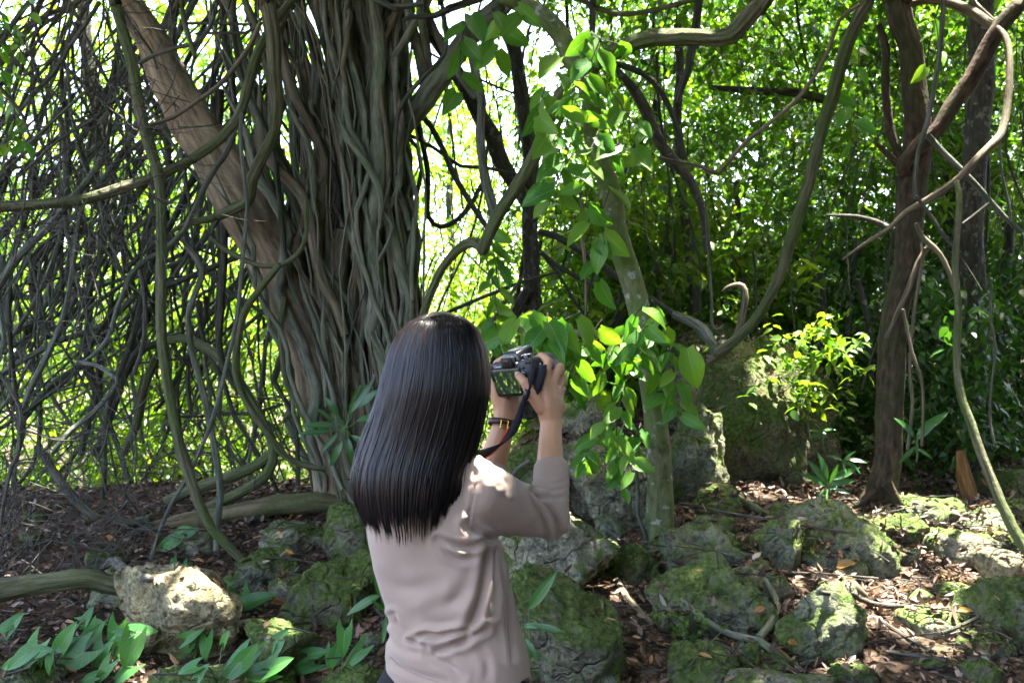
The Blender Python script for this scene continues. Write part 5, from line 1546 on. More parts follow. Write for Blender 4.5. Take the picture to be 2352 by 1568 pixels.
# conspicuous single leaves lying about
FALL = [leaf_mesh('fallen_leaf', rt, M_LEAF_YELLOW, dr, fo, 0, 0.03, 1.0, k, 6, 4) for k, (rt, dr, fo) in enumerate([(0.45, 0.12, 0.3), (0.38, -0.12, 0.5), (0.5, 0.05, 0.4)])]
for k, (x, y, sz, lb) in enumerate([
        (1870 / 3, 1045 + 1025 / 3, 34, 'orange fallen leaf standing up left of the dark mossy boulder'),
        (1160 / 3, 1045 + 550 / 3, 22, 'orange fallen leaf just in front of the log'),
        (1345 / 3, 1045 + 740 / 3, 22, 'yellow fallen leaf right of the driftwood piece'),
        (735 / 3, 1045 + 575 / 3, 24, 'yellow fallen leaf in the shade under the log'),
        (1640 / 3, 1045 + 480 / 3, 24, 'yellowish fallen leaf close under the middle of the log'),
        (1730 / 3, 1045 + 560 / 3, 20, 'orange fallen leaf above the low pale green rock\'s left end'),
        (1960 / 3, 1045 + 680 / 3, 22, 'green yellow fallen leaf above the angular grey green boulder'),
        (784 + 2040 / 3, 1045 + 605 / 3, 40, 'big orange fallen leaf at the foot of the slender trunk'),
        (784 + 1930 / 3, 1045 + 590 / 3, 18, 'small yellow leaf left of the big orange one'),
        (1568 + 580 / 3, 1045 + 1360 / 3, 52, 'large ochre fallen leaf on the forked stick'),
        (1568 + 100 / 3, 1045 + 1385 / 3, 28, 'round ochre leaf on the bright mossy rock at the bottom'),
        (1568 + 840 / 3, 1045 + 500 / 3, 20, 'tan leaf on top of the big weathered boulder'),
        (1568 + 1760 / 3, 1045 + 840 / 3, 24, 'yellow leaf standing in the shaded litter at right'),
        (1568 + 1500 / 3, 1045 + 945 / 3, 20, 'lime yellow leaf above the sunlit litter'),
        (1568 + 1690 / 3, 1045 + 1045 / 3, 34, 'orange leaf at the right end of the sunlit litter'),
        (1568 + 710 / 3, 1045 + 1300 / 3, 30, 'pale oval leaf standing right of the forked stick'),
        (1568 + 80 / 3, 1045 + 805 / 3, 16, 'tiny yellow leaf left of the cracked boulder'),
        (1568 + 1050 / 3, 1045 + 790 / 3, 40, 'long orange leaf below the big weathered boulder'),
        (1568 + 1880 / 3, 1045 + 1085 / 3, 30, 'tan leaf caught above the round stone')]):
    h = hit_px(x, y)
    gg = np.random.default_rng(1000 + k)
    a = gg.uniform(-0.6, 0.6)
    o = place_leaf(FALL[k % 3], None, h + np.array([0, -0.02, 0.015]), np.array([math.cos(a), -0.2, math.sin(a) * 0.6]), np.array([gg.normal(0, 0.3), -0.6, 0.8]), sz / FPX * h[1] * 1.2, 'fallen_leaf')
    tag(o, lb, 'leaf', 'bright fallen leaves')

# ------------------------------------------------------------------ the woman
PX0 = P(1000, 0, 2.25)[0]
person = tag(empty('person', (PX0, 2.25, float(ground_z(PX0, 2.25)))), 'person seen from behind in a taupe top, raising a camera with both hands', 'person')
GZ = float(ground_z(PX0, 2.25))

# key joints
SH_R, EL_R, WR_R = P(1092, 1128, 2.20), P(1262, 1188, 2.34), P(1265, 968, 2.455)
SH_L, EL_L, WR_L = P(888, 1130, 2.36), P(1098, 1185, 2.50), P(1160, 966, 2.55)
HEAD = P(1008, 850, 2.24)

body = []
# head with face turned right and forward
fd = norm(np.array([0.5, 0.86, -0.05]))
rd = norm(np.cross(fd, [0, 0, 1]))
body += [ball(HEAD + np.array([0, 0, 0.01]), (0.074, 0.084, 0.098), 3), ball(HEAD + fd * 0.03 + np.array([0, 0, -0.05]), (0.055, 0.058, 0.062), 3),
         ball(HEAD + fd * 0.055 + np.array([0, 0, -0.085]), 0.028, 2)]
body += chain([HEAD + fd * 0.083 + np.array([0, 0, 0.0]), HEAD + fd * 0.100 + np.array([0, 0, -0.035])], [0.008, 0.013])
for s in (-1, 1):
    body += chain([HEAD + rd * s * 0.078 + np.array([0, 0, 0.005]), HEAD + rd * s * 0.078 + np.array([0, 0, -0.03])], [0.015, 0.010])
NECK = P(1000, 1030, 2.245)
body += chain([HEAD + np.array([0, 0, -0.06]), NECK, P(995, 1100, 2.25)], [0.047, 0.047, 0.055])
# torso, pelvis, legs inside the clothes
body += chain([P(995, 1100, 2.25), P(995, 1250, 2.25), P(1020, 1420, 2.25), P(1035, 1560, 2.25)], [0.075, 0.082, 0.075, 0.085])
body += chain([P(960, 1090, 2.28), SH_L], [0.045, 0.040]) + chain([P(1030, 1085, 2.22), SH_R], [0.045, 0.042])
HIP = P(1040, 1600, 2.25)
for s, dx, dy in ((-1, -0.075, 0.03), (1, 0.075, -0.03)):
    h = HIP + np.array([dx, dy, -0.02])
    kn = np.array([h[0], h[1] + 0.02, GZ + 0.45])
    an = np.array([h[0], h[1] - 0.01, GZ + 0.09])
    body += chain([h, kn, an], [0.075, 0.050, 0.035])
# arms
body += chain([SH_R, EL_R], [0.043, 0.036]) + chain([EL_R, EL_R * 0.55 + WR_R * 0.45, WR_R], [0.034, 0.033, 0.0245])
body += chain([SH_L, EL_L], [0.043, 0.036]) + chain([EL_L, EL_L * 0.55 + WR_L * 0.45, WR_L], [0.036, 0.0345, 0.027])
body += [ball(WR_R + np.array([0.018, 0.0, -0.006]), 0.0135)]
# right hand: palm beside the grip, index on the shutter, thumb on the back
K = {'i': P(1249, 872, 2.452), 'm': P(1268, 880, 2.462), 'r': P(1279, 893, 2.475), 'p': P(1284, 910, 2.485)}
body += chain([WR_R, P(1258, 935, 2.452), K['i']], [0.026, 0.026, 0.0125]) + chain([WR_R, P(1266, 930, 2.458), K['m']], [0.025, 0.024, 0.0125])
body += chain([WR_R, P(1274, 930, 2.465), K['r']], [0.024, 0.022, 0.012]) + chain([WR_R, P(1280, 935, 2.472), K['p']], [0.022, 0.019, 0.011])
body += chain([K['i'], P(1260, 830, 2.475), P(1245, 817, 2.497), P(1228, 824, 2.508)], [0.0125, 0.0108, 0.0092, 0.0080])
body += chain([K['m'], P(1286, 843, 2.490), P(1290, 858, 2.535), P(1272, 868, 2.560)], [0.0125, 0.0112, 0.0095, 0.0082])
body += chain([K['r'], P(1292, 868, 2.505), P(1292, 882, 2.545), P(1274, 888, 2.565)], [0.012, 0.0105, 0.009, 0.0078])
body += chain([K['p'], P(1291, 893, 2.505), P(1288, 904, 2.538), P(1274, 908, 2.555)], [0.011, 0.0092, 0.008, 0.007])
THUMB = [P(1246, 935, 2.445), P(1222, 905, 2.440), P(1207, 880, 2.442), P(1191, 862, 2.458)]
body += chain(THUMB, [0.019, 0.0150, 0.0118, 0.0098])
# left hand: palm under the body, thumb and index up its left side, the others under the lens
body += chain([WR_L, P(1158, 925, 2.555), P(1150, 895, 2.560)], [0.028, 0.027, 0.018]) + chain([WR_L, P(1172, 925, 2.570), P(1176, 905, 2.590)], [0.027, 0.026, 0.018])
body += chain([WR_L, P(1184, 930, 2.575), P(1192, 915, 2.60)], [0.024, 0.020, 0.014])
body += chain([P(1150, 930, 2.55), P(1138, 897, 2.548), P(1130, 868, 2.552), P(1124, 842, 2.560)], [0.020, 0.0145, 0.0115, 0.0092])
body += chain([P(1152, 895, 2.585), P(1139, 860, 2.600), P(1141, 834, 2.605), P(1160, 821, 2.600)], [0.014, 0.0105, 0.0098, 0.0082])
body += chain([P(1172, 905, 2.60), P(1185, 898, 2.64), P(1200, 880, 2.67), P(1206, 862, 2.675)], [0.014, 0.0110, 0.0095, 0.0082])
body += chain([P(1184, 908, 2.61), P(1205, 900, 2.64), P(1226, 886, 2.655), P(1236, 868, 2.655)], [0.013, 0.0105, 0.009, 0.0078])
body += chain([P(1190, 918, 2.61), P(1210, 912, 2.63), P(1228, 900, 2.64)], [0.0115, 0.0092, 0.0075])
V, F, N_ = remesh(body, 0.0032, 5, 0.5)
build('body', (V, F, None), M_SKIN, person)
th = THUMB[3]
nail = ball(th + np.array([-0.002, -0.0078, 0.003]), (0.0055, 0.0022, 0.0065), 2)
build('fingernail', nail, M_NAIL, person)
for s in (-1, 1):
    build('eye', ball(HEAD + fd * 0.078 + rd * s * 0.031 + np.array([0, 0, 0.012]), 0.012, 2), M_EYE, person)
build('mouth', ball(HEAD + fd * 0.086 + np.array([0, 0, -0.062]), (0.018, 0.012, 0.006), 2), M_LIP, person)

# taupe top: torso loft and sleeves as one skin, creases pushed in afterwards
rows = [(1035, 965, 1035, 0.045), (1060, 935, 1065, 0.055), (1085, 890, 1098, 0.070), (1110, 862, 1115, 0.080), (1150, 848, 1125, 0.090), (1200, 842, 1130, 0.097), (1250, 849, 1140, 0.100),
        (1300, 860, 1160, 0.099), (1350, 872, 1172, 0.096), (1400, 890, 1182, 0.094), (1430, 902, 1188, 0.094), (1460, 900, 1196, 0.097), (1490, 890, 1206, 0.101), (1520, 890, 1212, 0.104), (1560, 896, 1216, 0.106), (1600, 902, 1216, 0.106)]
YAW = R(28)
nth = 72
ring = []
for k, (row, xl, xr, b) in enumerate(rows):
    c = P((xl + xr) / 2, row, 2.25)
    w = (xr - xl) / 2 * 2.25 / FPX
    a = math.sqrt(max(w * w - (b * math.sin(YAW)) ** 2, 1e-4)) / math.cos(YAW)
    t = np.arange(nth) / nth * 2 * math.pi
    ex = 2.0 / 2.5
    lx = a * np.sign(np.cos(t)) * np.abs(np.cos(t)) ** ex
    ly = b * np.sign(np.sin(t)) * np.abs(np.sin(t)) ** ex
    wx = lx * math.cos(YAW) + ly * math.sin(YAW)
    wy = -lx * math.sin(YAW) + ly * math.cos(YAW)
    z = np.full(nth, c[2])
    if k >= len(rows) - 3:          # hem: higher at the sides, longer at the back
        side = np.abs(np.cos(t)) ** 6
        hem = P(0, 1598, 2.25)[2] * (1 - side) + P(0, 1536, 2.25)[2] * side
        z = np.maximum(z, hem - (k - len(rows) + 1) * -0.0)
    ring.append(np.stack([c[0] + wx, c[1] + wy, z], 1))
TV = np.concatenate(ring)
m = len(rows)
i, j = np.meshgrid(np.arange(m - 1), np.arange(nth), indexing='ij')
i, j = i.ravel(), j.ravel()
TF = np.stack([i * nth + j, (i + 1) * nth + j, (i + 1) * nth + (j + 1) % nth, i * nth + (j + 1) % nth], 1)
caps = []
for e, flip in ((0, False), (m - 1, True)):
    rg = TV[e * nth:(e + 1) * nth]
    W = np.vstack([rg, rg.mean(0)])
    a = np.arange(nth)
    b_ = (a + 1) % nth
    caps.append((W, np.stack([a, b_, np.full(nth, nth)], 1) if not flip else np.stack([b_, a, np.full(nth, nth)], 1), None))
shirt = [(TV, TF, None)] + caps
CUFF_R = P(1267, 1082, 2.395)
CUFF_L = P(1130, 1092, 2.52)
shirt += chain([P(1030, 1085, 2.225), P(1072, 1098, 2.205), P(1100, 1130, 2.205), P(1180, 1165, 2.27), EL_R + np.array([0, 0, 0.002])], [0.048, 0.052, 0.062, 0.056, 0.046], sub=3)
shirt += chain([EL_R, EL_R * 0.5 + CUFF_R * 0.5, CUFF_R], [0.046, 0.042, 0.040], sub=3)
shirt += chain([P(960, 1090, 2.28), SH_L, SH_L * 0.4 + EL_L * 0.6, EL_L], [0.046, 0.054, 0.050, 0.045], sub=3)
shirt += chain([EL_L, EL_L * 0.5 + CUFF_L * 0.5, CUFF_L], [0.044, 0.041, 0.039], sub=3)
V, F, N_ = remesh(shirt, 0.0040, 9, 0.5)
# cut the cuff ends flat
def pxof(V):
    return np.stack([1176 + V[:, 0] / V[:, 1] * FPX, 784 - (V[:, 2] - CAMZ) / V[:, 1] * FPX], 1)
def seg_dist(q, a, b):
    a, b = np.array(a, float), np.array(b, float)
    t = np.clip(((q - a) @ (b - a)) / max((b - a) @ (b - a), 1e-9), 0, 1)
    return np.linalg.norm(q - (a + t[:, None] * (b - a)), axis=1)
def crease(V, N_, line, amp, w, ridge=0.6):
    q = pxof(V)
    face = smooth(0.15, -0.25, N_[:, 1])
    dmin = np.full(len(V), 1e9)
    C, _ = catmull(np.array([[x, y, 0] for x, y in line]), 6.0)
    for k in range(len(C) - 1):
        dmin = np.minimum(dmin, seg_dist(q, C[k][:2], C[k + 1][:2]))
    prof = -np.exp(-(dmin / w) ** 2) + ridge * np.exp(-((dmin - 2.1 * w) / (1.3 * w)) ** 2)
    # fade at both ends
    L = np.minimum(np.linalg.norm(q - C[0][:2], axis=1), np.linalg.norm(q - C[-1][:2], axis=1))
    fade = smooth(0, 4 * w, L) * 0.8 + 0.2
    return V + N_ * (amp * prof * face * fade)[:, None]
CREASES = [
    ([(904, 1412), (914, 1440), (930, 1466), (955, 1477), (980, 1485)], 0.0123, 6.5),
    ([(952, 1468), (978, 1455), (1009, 1459), (1048, 1450), (1072, 1450)], 0.0116, 6),
    ([(984, 1497), (1016, 1492), (1043, 1480), (1078, 1465), (1115, 1444)], 0.0087, 7),
    ([(900, 1462), (930, 1487), (979, 1504), (1029, 1526), (1060, 1552)], 0.0065, 8),
    ([(1124, 1236), (1118, 1295), (1107, 1362), (1084, 1428), (1060, 1470)], 0.0109, 10),
    ([(1136, 1240), (1143, 1290), (1138, 1350), (1128, 1410)], 0.0072, 8),
    ([(1150, 1250), (1160, 1328), (1168, 1412), (1178, 1512)], 0.0036, 6),
    ([(1072, 1206), (1100, 1220), (1130, 1234), (1150, 1236)], 0.0120, 8),
    ([(1008, 1236), (1050, 1252), (1084, 1255), (1122, 1240)], 0.0094, 7),
    ([(1005, 1243), (1034, 1270), (1060, 1284), (1085, 1280)], 0.0058, 7),
    ([(1094, 1100), (1083, 1150), (1074, 1208)], 0.0026, 3),
    ([(1230, 1104), (1262, 1112), (1300, 1104)], 0.0020, 4),
    ([(1228, 1118), (1262, 1128), (1300, 1120)], 0.0024, 4.5),
    ([(1226, 1132), (1262, 1144), (1300, 1138)], 0.0024, 5),
    ([(1224, 1124), (1250, 1152), (1278, 1190), (1288, 1222)], 0.0087, 6),
    ([(1216, 1130), (1236, 1162), (1256, 1198), (1262, 1226)], 0.0051, 6),
    ([(1104, 1064), (1118, 1082), (1126, 1102)], 0.0072, 6), ([(1130, 1074), (1143, 1094), (1146, 1112)], 0.0072, 6), ([(1152, 1090), (1166, 1108), (1170, 1128)], 0.0058, 6),
    ([(1080, 1062), (1088, 1078), (1090, 1092)], 0.0043, 5),
    ([(880, 1330), (930, 1350), (1000, 1345)], 0.0029, 14), ([(1000, 1400), (1040, 1380), (1080, 1340)], 0.0051, 14), ([(960, 1420), (1000, 1432), (1050, 1425)], 0.0043, 12),
    ([(900, 1520), (950, 1545), (1020, 1566)], 0.0043, 8), ([(1110, 1500), (1120, 1530), (1118, 1565)], 0.0036, 8)]
for line, amp, w in CREASES:
    V = crease(V, N_, line, amp, w)
V = V + N_ * (0.0022 * fbm(V * 14.0, 2, 71))[:, None]
top = build('shirt', (V, F, None), M_SHIRT, person)
sh_bvh = BVHTree.FromPolygons(V.tolist(), F.tolist())

def on_shirt(px, py, off=0.0012):
    o = Vector((0, 0, CAMZ))
    h = sh_bvh.ray_cast(o, (Vector(P(px, py, 1.0)) - o).normalized())
    if h[0] is None:
        return None
    return np.array(h[0]) + np.array(h[1]) * off
def seam(pts):
    C, _ = catmull(np.array([[x, y, 0] for x, y in pts]), 7.0)
    W = [p for p in (on_shirt(x, y) for x, y, _ in C) if p is not None]
    if len(W) > 3:
        build('seam', tube(W, [0.0006, 0.0006], 5, step=0.01, seed=1), M_SEAM, top)
seam([(1096, 1092), (1086, 1140), (1078, 1190), (1074, 1206)])
seam([(1132, 1245), (1148, 1330), (1160, 1420), (1170, 1530)])
seam([(898, 1508), (925, 1532), (965, 1552), (1010, 1566)])

# black trousers
tr = chain([P(1040, 1500, 2.25), HIP + np.array([0, 0, 0.02])], [0.080, 0.098], sub=3)
tr += chain([P(968, 1545, 2.29), HIP + np.array([-0.06, 0.03, -0.02])], [0.080, 0.095], sub=3) + chain([P(1090, 1530, 2.22), HIP + np.array([0.06, -0.03, -0.02])], [0.078, 0.095], sub=3)
for s, dx, dy in ((-1, -0.075, 0.03), (1, 0.075, -0.03)):
    h = HIP + np.array([dx, dy, -0.02])
    kn = np.array([h[0], h[1] + 0.02, GZ + 0.45])
    an = np.array([h[0], h[1] - 0.01, GZ + 0.08])
    tr += chain([h, kn, an], [0.095, 0.068, 0.052], sub=3)
V, F, N_ = remesh(tr, 0.007, 8, 0.5)
build('trousers', (V, F, None), M_TROUSER, person)
for s, dx, dy in ((-1, -0.075, 0.03), (1, 0.075, -0.03)):
    h = HIP + np.array([dx, dy, -0.02])
    sv = chain([np.array([h[0], h[1] - 0.05, GZ + 0.035]), np.array([h[0] + 0.03, h[1] + 0.06, GZ + 0.035]), np.array([h[0] + 0.055, h[1] + 0.13, GZ + 0.025])], [0.040, 0.042, 0.028])
    V, F, N_ = remesh(sv, 0.006, 4, 0.5)
    V[:, 2] = np.maximum(V[:, 2], GZ + 0.004)
    build('shoe', (V, F, None), M_SHOE, person)

# long straight black hair: an under-layer and several thousand strands
HR = np.array([(716, 998, 1024, 0.012, 2.225), (724, 968, 1056, 0.045, 2.225), (738, 942, 1078, 0.070, 2.226), (760, 917, 1099, 0.090, 2.228), (800, 897, 1115, 0.107, 2.23), (850, 884, 1123, 0.114, 2.23), (900, 873, 1122, 0.112, 2.225),
               (950, 858, 1114, 0.102, 2.22), (1000, 841, 1102, 0.088, 2.21), (1040, 826, 1090, 0.078, 2.20), (1080, 815, 1078, 0.072, 2.19), (1120, 813, 1070, 0.066, 2.182), (1160, 820, 1058, 0.060, 2.178), (1200, 836, 1046, 0.054, 2.176), (1225, 846, 1040, 0.050, 2.176)])
def hair_pt(row, th, k=1.0):
    """th = 0 at the back of the head, positive to the right"""
    xl = np.interp(row, HR[:, 0], HR[:, 1])
    xr = np.interp(row, HR[:, 0], HR[:, 2])
    b = np.interp(row, HR[:, 0], HR[:, 3])
    dc = np.interp(row, HR[:, 0], HR[:, 4])
    cx = ((xl + xr) / 2 - 1176) / FPX * dc
    a = (xr - xl) / 2 / FPX * dc
    return np.stack([cx + a * k * np.sin(th), dc - b * k * np.cos(th), CAMZ - (row - 784) / FPX * dc], -1)
g = np.random.default_rng(404)
def hem_row(th):
    x = np.sin(th)
    return 1188 + 18 * np.cos(th * 2.4) - 12 * (x > 0.6) - 24 * x * (x > 0)
nr_, nt_ = 40, 96
rowsv = np.concatenate([716 + 60 * np.linspace(0, 1, 14) ** 1.6, np.linspace(780, 1178, nr_ - 14)])
ths = np.linspace(R(-128), R(128), nt_)
RR_, TT_ = np.meshgrid(rowsv, ths, indexing='ij')
jag = hem_row(ths) - 22 + 20 * noise3(np.stack([np.round(ths * 15) * 1.37, ths * 0, ths * 0], -1), 3) - 16 * (np.arange(nt_) % 2)
RR_ = 716 + (RR_ - 716) * ((jag - 716) / (1178 - 716))[None, :]
SV = hair_pt(RR_, TT_, 0.955).reshape(-1, 3)
i, j = np.meshgrid(np.arange(nr_ - 1), np.arange(nt_ - 1), indexing='ij')
a = (i * nt_ + j).ravel()
hv = build('hair', (SV, np.stack([a, a + nt_, a + nt_ + 1, a + 1], 1), None), M_HAIR, person, attr={'rnd': np.full(len(SV), 0.1)})
NS = 6500
th0 = g.uniform(R(-125), R(125), NS)
lay = 0.945 + 0.07 * g.random(NS) ** 1.5
start = 716 + 14 * g.random(NS) ** 2
late = g.random(NS) < 0.25
start[late] = g.uniform(730, 900, late.sum())
end = hem_row(th0) + g.normal(0, 13, NS) + (np.sin(th0 * 23) * 8) + 16 * noise3(np.stack([np.round(th0 * 15) * 1.37, th0 * 0, th0 * 0], -1), 3)
nseg = 18
tpar = np.linspace(0, 1, nseg)
rowm = start[:, None] + (end - start)[:, None] * tpar[None, :] ** 1.12
clump = np.round(th0 * 15 + 0.3 * np.sin(th0 * 40)) / 15
pull = 0.85 * np.clip((rowm - 980) / 210, 0, 1) ** 1.3
thm = th0[:, None] * (1 - pull) + clump[:, None] * pull
q = np.stack([thm * 5, rowm / 130.0, np.zeros_like(thm)], -1)
wav = noise3(q, 5) * 0.014 + noise3(np.stack([thm * 60, rowm / 60.0, np.ones_like(thm)], -1), 6) * 0.010
lm = lay[:, None] + 0.012 * noise3(np.stack([thm * 9, rowm / 90.0, thm * 0 + 4], -1), 7)
fly = g.random(NS) < 0.07
lm = lm + fly[:, None] * 0.09 * tpar[None, :] * g.random((NS, 1)) * (0.6 + noise3(np.stack([np.arange(NS)[:, None] * 0.73 + 0 * tpar, tpar * 3 + 0 * thm, thm * 0], -1), 8))
HP = hair_pt(rowm, thm + wav + fly[:, None] * 0.06 * np.sin(tpar * 5 + th0[:, None] * 31)[:, :], lm)
# triangular strands
tanh = norm(np.gradient(HP, axis=1))
rad = norm(HP - np.stack([np.interp(rowm, HR[:, 0], ((HR[:, 1] + HR[:, 2]) / 2 - 1176) / FPX * HR[:, 4]), np.interp(rowm, HR[:, 0], HR[:, 4]), HP[:, :, 2]], -1))
sidev = norm(np.cross(tanh, rad))
wdt = (g.uniform(0.0006, 0.0015, NS)[:, None] * (1 - 0.75 * tpar[None, :] ** 6))[:, :, None]
A = HP + sidev * wdt
B = HP - sidev * wdt
Cc = HP + rad * wdt * 1.1
HVt = np.stack([A, Cc, B], 2).reshape(-1, 3)
s_, k_ = np.meshgrid(np.arange(NS), np.arange(nseg - 1), indexing='ij')
b0 = ((s_ * nseg + k_) * 3).ravel()
HF = np.concatenate([np.stack([b0, b0 + 1, b0 + 4, b0 + 3], 1), np.stack([b0 + 1, b0 + 2, b0 + 5, b0 + 4], 1)])
so = build('hair_strands', (HVt, HF, None), M_HAIR, hv, attr={'rnd': np.repeat(g.random(NS), nseg * 3)})
tag(so, kind='stuff')

# ------------------------------------------------------------------ wristwatch on the left wrist
wdir = norm(WR_L - EL_L)
wc = P(1156, 968, 2.547) - wdir * 0.004
watch = tag(empty('wristwatch', wc), 'thin dark brown leather watch strap with gold buckle on the left wrist', 'watch')
def band(c, ax, ra, rb, h, up, seg=40):
    n = norm(np.cross(ax, up))
    b = np.cross(n, ax)
    t = np.arange(seg) / seg * 2 * math.pi
    out = []
    for rr_, hh in ((1.0, -h / 2), (1.07, -h / 2), (1.07, h / 2), (1.0, h / 2)):
        out.append(c + ax * hh + (np.cos(t)[:, None] * n * ra + np.sin(t)[:, None] * b * rb) * rr_)
    V = np.concatenate(out)
    F = []
    for k in range(4):
        k2 = (k + 1) % 4
        a = np.arange(seg)
        F.append(np.stack([k * seg + a, k * seg + (a + 1) % seg, k2 * seg + (a + 1) % seg, k2 * seg + a], 1))
    return (V, np.concatenate(F), None)
ax = norm(wdir + np.array([-0.12, 0, 0]))
build('strap', band(wc, ax, 0.0320, 0.0300, 0.014, (0, 1, 0)), M_LEATHER, watch)
bc = wc + np.array([0.004, -0.0325, 0])
xr = norm(np.cross(ax, [0, 1, 0]))
fr = []
for (u0, v0, u1, v1) in ((-0.008, -0.009, -0.008, 0.009), (0.008, -0.009, 0.008, 0.009), (-0.008, 0.009, 0.008, 0.009), (-0.008, -0.009, 0.008, -0.009), (-0.008, 0, 0.006, 0)):
    fr += tube([bc + xr * u0 + ax * v0, bc + xr * u1 + ax * v1], [0.0013, 0.0013], 6)
build('buckle', fr, M_GOLD, watch)
build('watch_case', lathe([(0, 0.0001), (0, 0.012), (0.006, 0.0125), (0.0075, 0.010), (0.0075, 0.0001)], wc + np.array([0, 0.031, 0]), (0, 1, 0), (0, 0, 1)), M_GOLD, watch)

# ------------------------------------------------------------------ the camera in her hands
cyaw, cpitch, croll = R(40), R(9), R(-5)
CO = P(1192, 862, 2.52)
Mc = Matrix.Translation(Vector(CO)) @ Matrix.Rotation(-cyaw, 4, 'Z') @ Matrix.Rotation(cpitch, 4, 'X') @ Matrix.Rotation(croll, 4, 'Y')
M3 = np.array(Mc.to_3x3())
def cl(x, y, z):
    return M3 @ np.array([x, y, z]) + CO
cam_o = tag(empty('photo_camera', CO), 'black reflex camera with zoom lens held up in both hands', 'camera')
bd = [box(0, 0, -0.004, 0.126, 0.046, 0.082, 0.009, Mc), box(0.050, 0.020, -0.006, 0.030, 0.046, 0.082, 0.011, Mc)]
build('housing', bd, M_PLASTIC, cam_o)
# prism hump with flash cover
bm = bmesh.new()
lo = [(-0.036, -0.022, 0.034), (0.030, -0.022, 0.034), (0.030, 0.034, 0.034), (-0.036, 0.034, 0.034)]
hi = [(-0.022, -0.016, 0.056), (0.016, -0.016, 0.056), (0.020, 0.042, 0.064), (-0.026, 0.042, 0.064)]
vs = [bm.verts.new(v) for v in lo + hi]
for f in ((0, 1, 5, 4), (1, 2, 6, 5), (2, 3, 7, 6), (3, 0, 4, 7), (4, 5, 6, 7), (3, 2, 1, 0)):
    bm.faces.new([vs[k] for k in f])
bmesh.ops.bevel(bm, geom=list(bm.edges), offset=0.004, segments=2, profile=0.5, affect='EDGES')
hump = build('flash_hood', bm_parts(bm, Mc), M_PLASTIC2, cam_o, shade=False)
build('hot_shoe', box(-0.002, -0.002, 0.059, 0.020, 0.018, 0.003, 0.0008, Mc), M_METAL, hump, shade=False)
ey = build('viewfinder', box(-0.003, -0.026, 0.036, 0.034, 0.014, 0.024, 0.004, Mc), M_RUBBER, cam_o)
build('eyepiece_glass', box(-0.003, -0.0335, 0.036, 0.016, 0.002, 0.011, 0.0005, Mc), plain('eyepiece_glass', (0.03, 0.02, 0.015), 0.08), ey, shade=False)
scr_f = build('screen_frame', box(-0.014, -0.0245, -0.010, 0.082, 0.006, 0.064, 0.003, Mc), M_PLASTIC2, cam_o)
sv = np.array([cl(-0.050, -0.0282, -0.036), cl(0.022, -0.0282, -0.036), cl(0.022, -0.0282, 0.016), cl(-0.050, -0.0282, 0.016)])
sv2 = sv + M3 @ np.array([0, 0.001, 0])
build('screen', [(np.vstack([sv, sv2]), np.array([[0, 1, 2, 3]]), np.array([[0, 0], [1, 0], [1, 1], [0, 1]])), (np.vstack([sv, sv2]), np.array([[0, 4, 5, 1], [1, 5, 6, 2], [2, 6, 7, 3], [3, 7, 4, 0]]), None)], M_SCREEN, scr_f, shade=False)
fdir, udir = M3 @ np.array([0, 1, 0]), M3 @ np.array([0, 0, 1])
build('lens', lathe([(0.020, 0.030), (0.032, 0.033), (0.034, 0.0345), (0.060, 0.0345), (0.061, 0.0335), (0.065, 0.0335), (0.066, 0.0360), (0.098, 0.0360), (0.100, 0.0345), (0.120, 0.0345), (0.121, 0.031), (0.114, 0.027)], cl(-0.006, 0, 0.0), fdir, udir, 36), M_PLASTIC, cam_o)
gv = []
for k in range(40):
    t = k / 40 * 2 * math.pi
    o_ = cl(-0.006, 0, 0.0) + fdir * 0.082 + 0.0361 * (math.cos(t) * (M3 @ np.array([1, 0, 0])) + math.sin(t) * udir)
    gv += tube([o_ - fdir * 0.013, o_ + fdir * 0.013], [0.0011, 0.0011], 4)
build('zoom_ring', gv, M_RUBBER, cam_o)
build('lens_glass', lathe([(0.1145, 0.0001), (0.1140, 0.014), (0.1125, 0.0265)], cl(-0.006, 0, 0.0), fdir, udir, 28), plain('lens_glass', (0.02, 0.015, 0.03), 0.05), cam_o)
build('lens_line', lathe([(0.1005, 0.0348), (0.1012, 0.0353), (0.1020, 0.0348)], cl(-0.006, 0, 0.0), fdir, udir, 36), M_METAL, cam_o)
dl = build('mode_dial', lathe([(0.034, 0.0105), (0.046, 0.0105), (0.0468, 0.0095), (0.0470, 0.0001)], cl(0.034, 0.0, 0.0), udir, fdir, 28), M_PLASTIC2, cam_o)
build('dial_ring', lathe([(0.0462, 0.0102), (0.0474, 0.0098), (0.0475, 0.0082), (0.0470, 0.0080)], cl(0.034, 0.0, 0.0), udir, fdir, 28), M_METAL, dl)
build('shutter_button', lathe([(0.034, 0.006), (0.041, 0.006), (0.0425, 0.0045), (0.0425, 0.0001)], cl(0.050, 0.030, 0.0), udir, fdir, 20), M_METAL, cam_o)
for (x, z, r_, m_) in ((0.036, 0.020, 0.0036, M_PLASTIC2), (0.036, 0.004, 0.0085, M_PLASTIC2), (0.047, 0.030, 0.0028, M_PLASTIC2), (0.056, 0.030, 0.0028, M_PLASTIC2), (0.020, 0.031, 0.0022, M_WHITE)):
    build('button', lathe([(-0.021, r_), (-0.0252, r_), (-0.0262, r_ * 0.8), (-0.0262, 0.0001)], cl(x, 0, z), fdir, udir, 18), m_, cam_o)
for x, z in ((0.031, 0.0125), (0.043, 0.0125)):
    build('button_mark', box(x, -0.0238, z, 0.004, 0.001, 0.0022, 0.0003, Mc), M_BLUE, cam_o, shade=False)
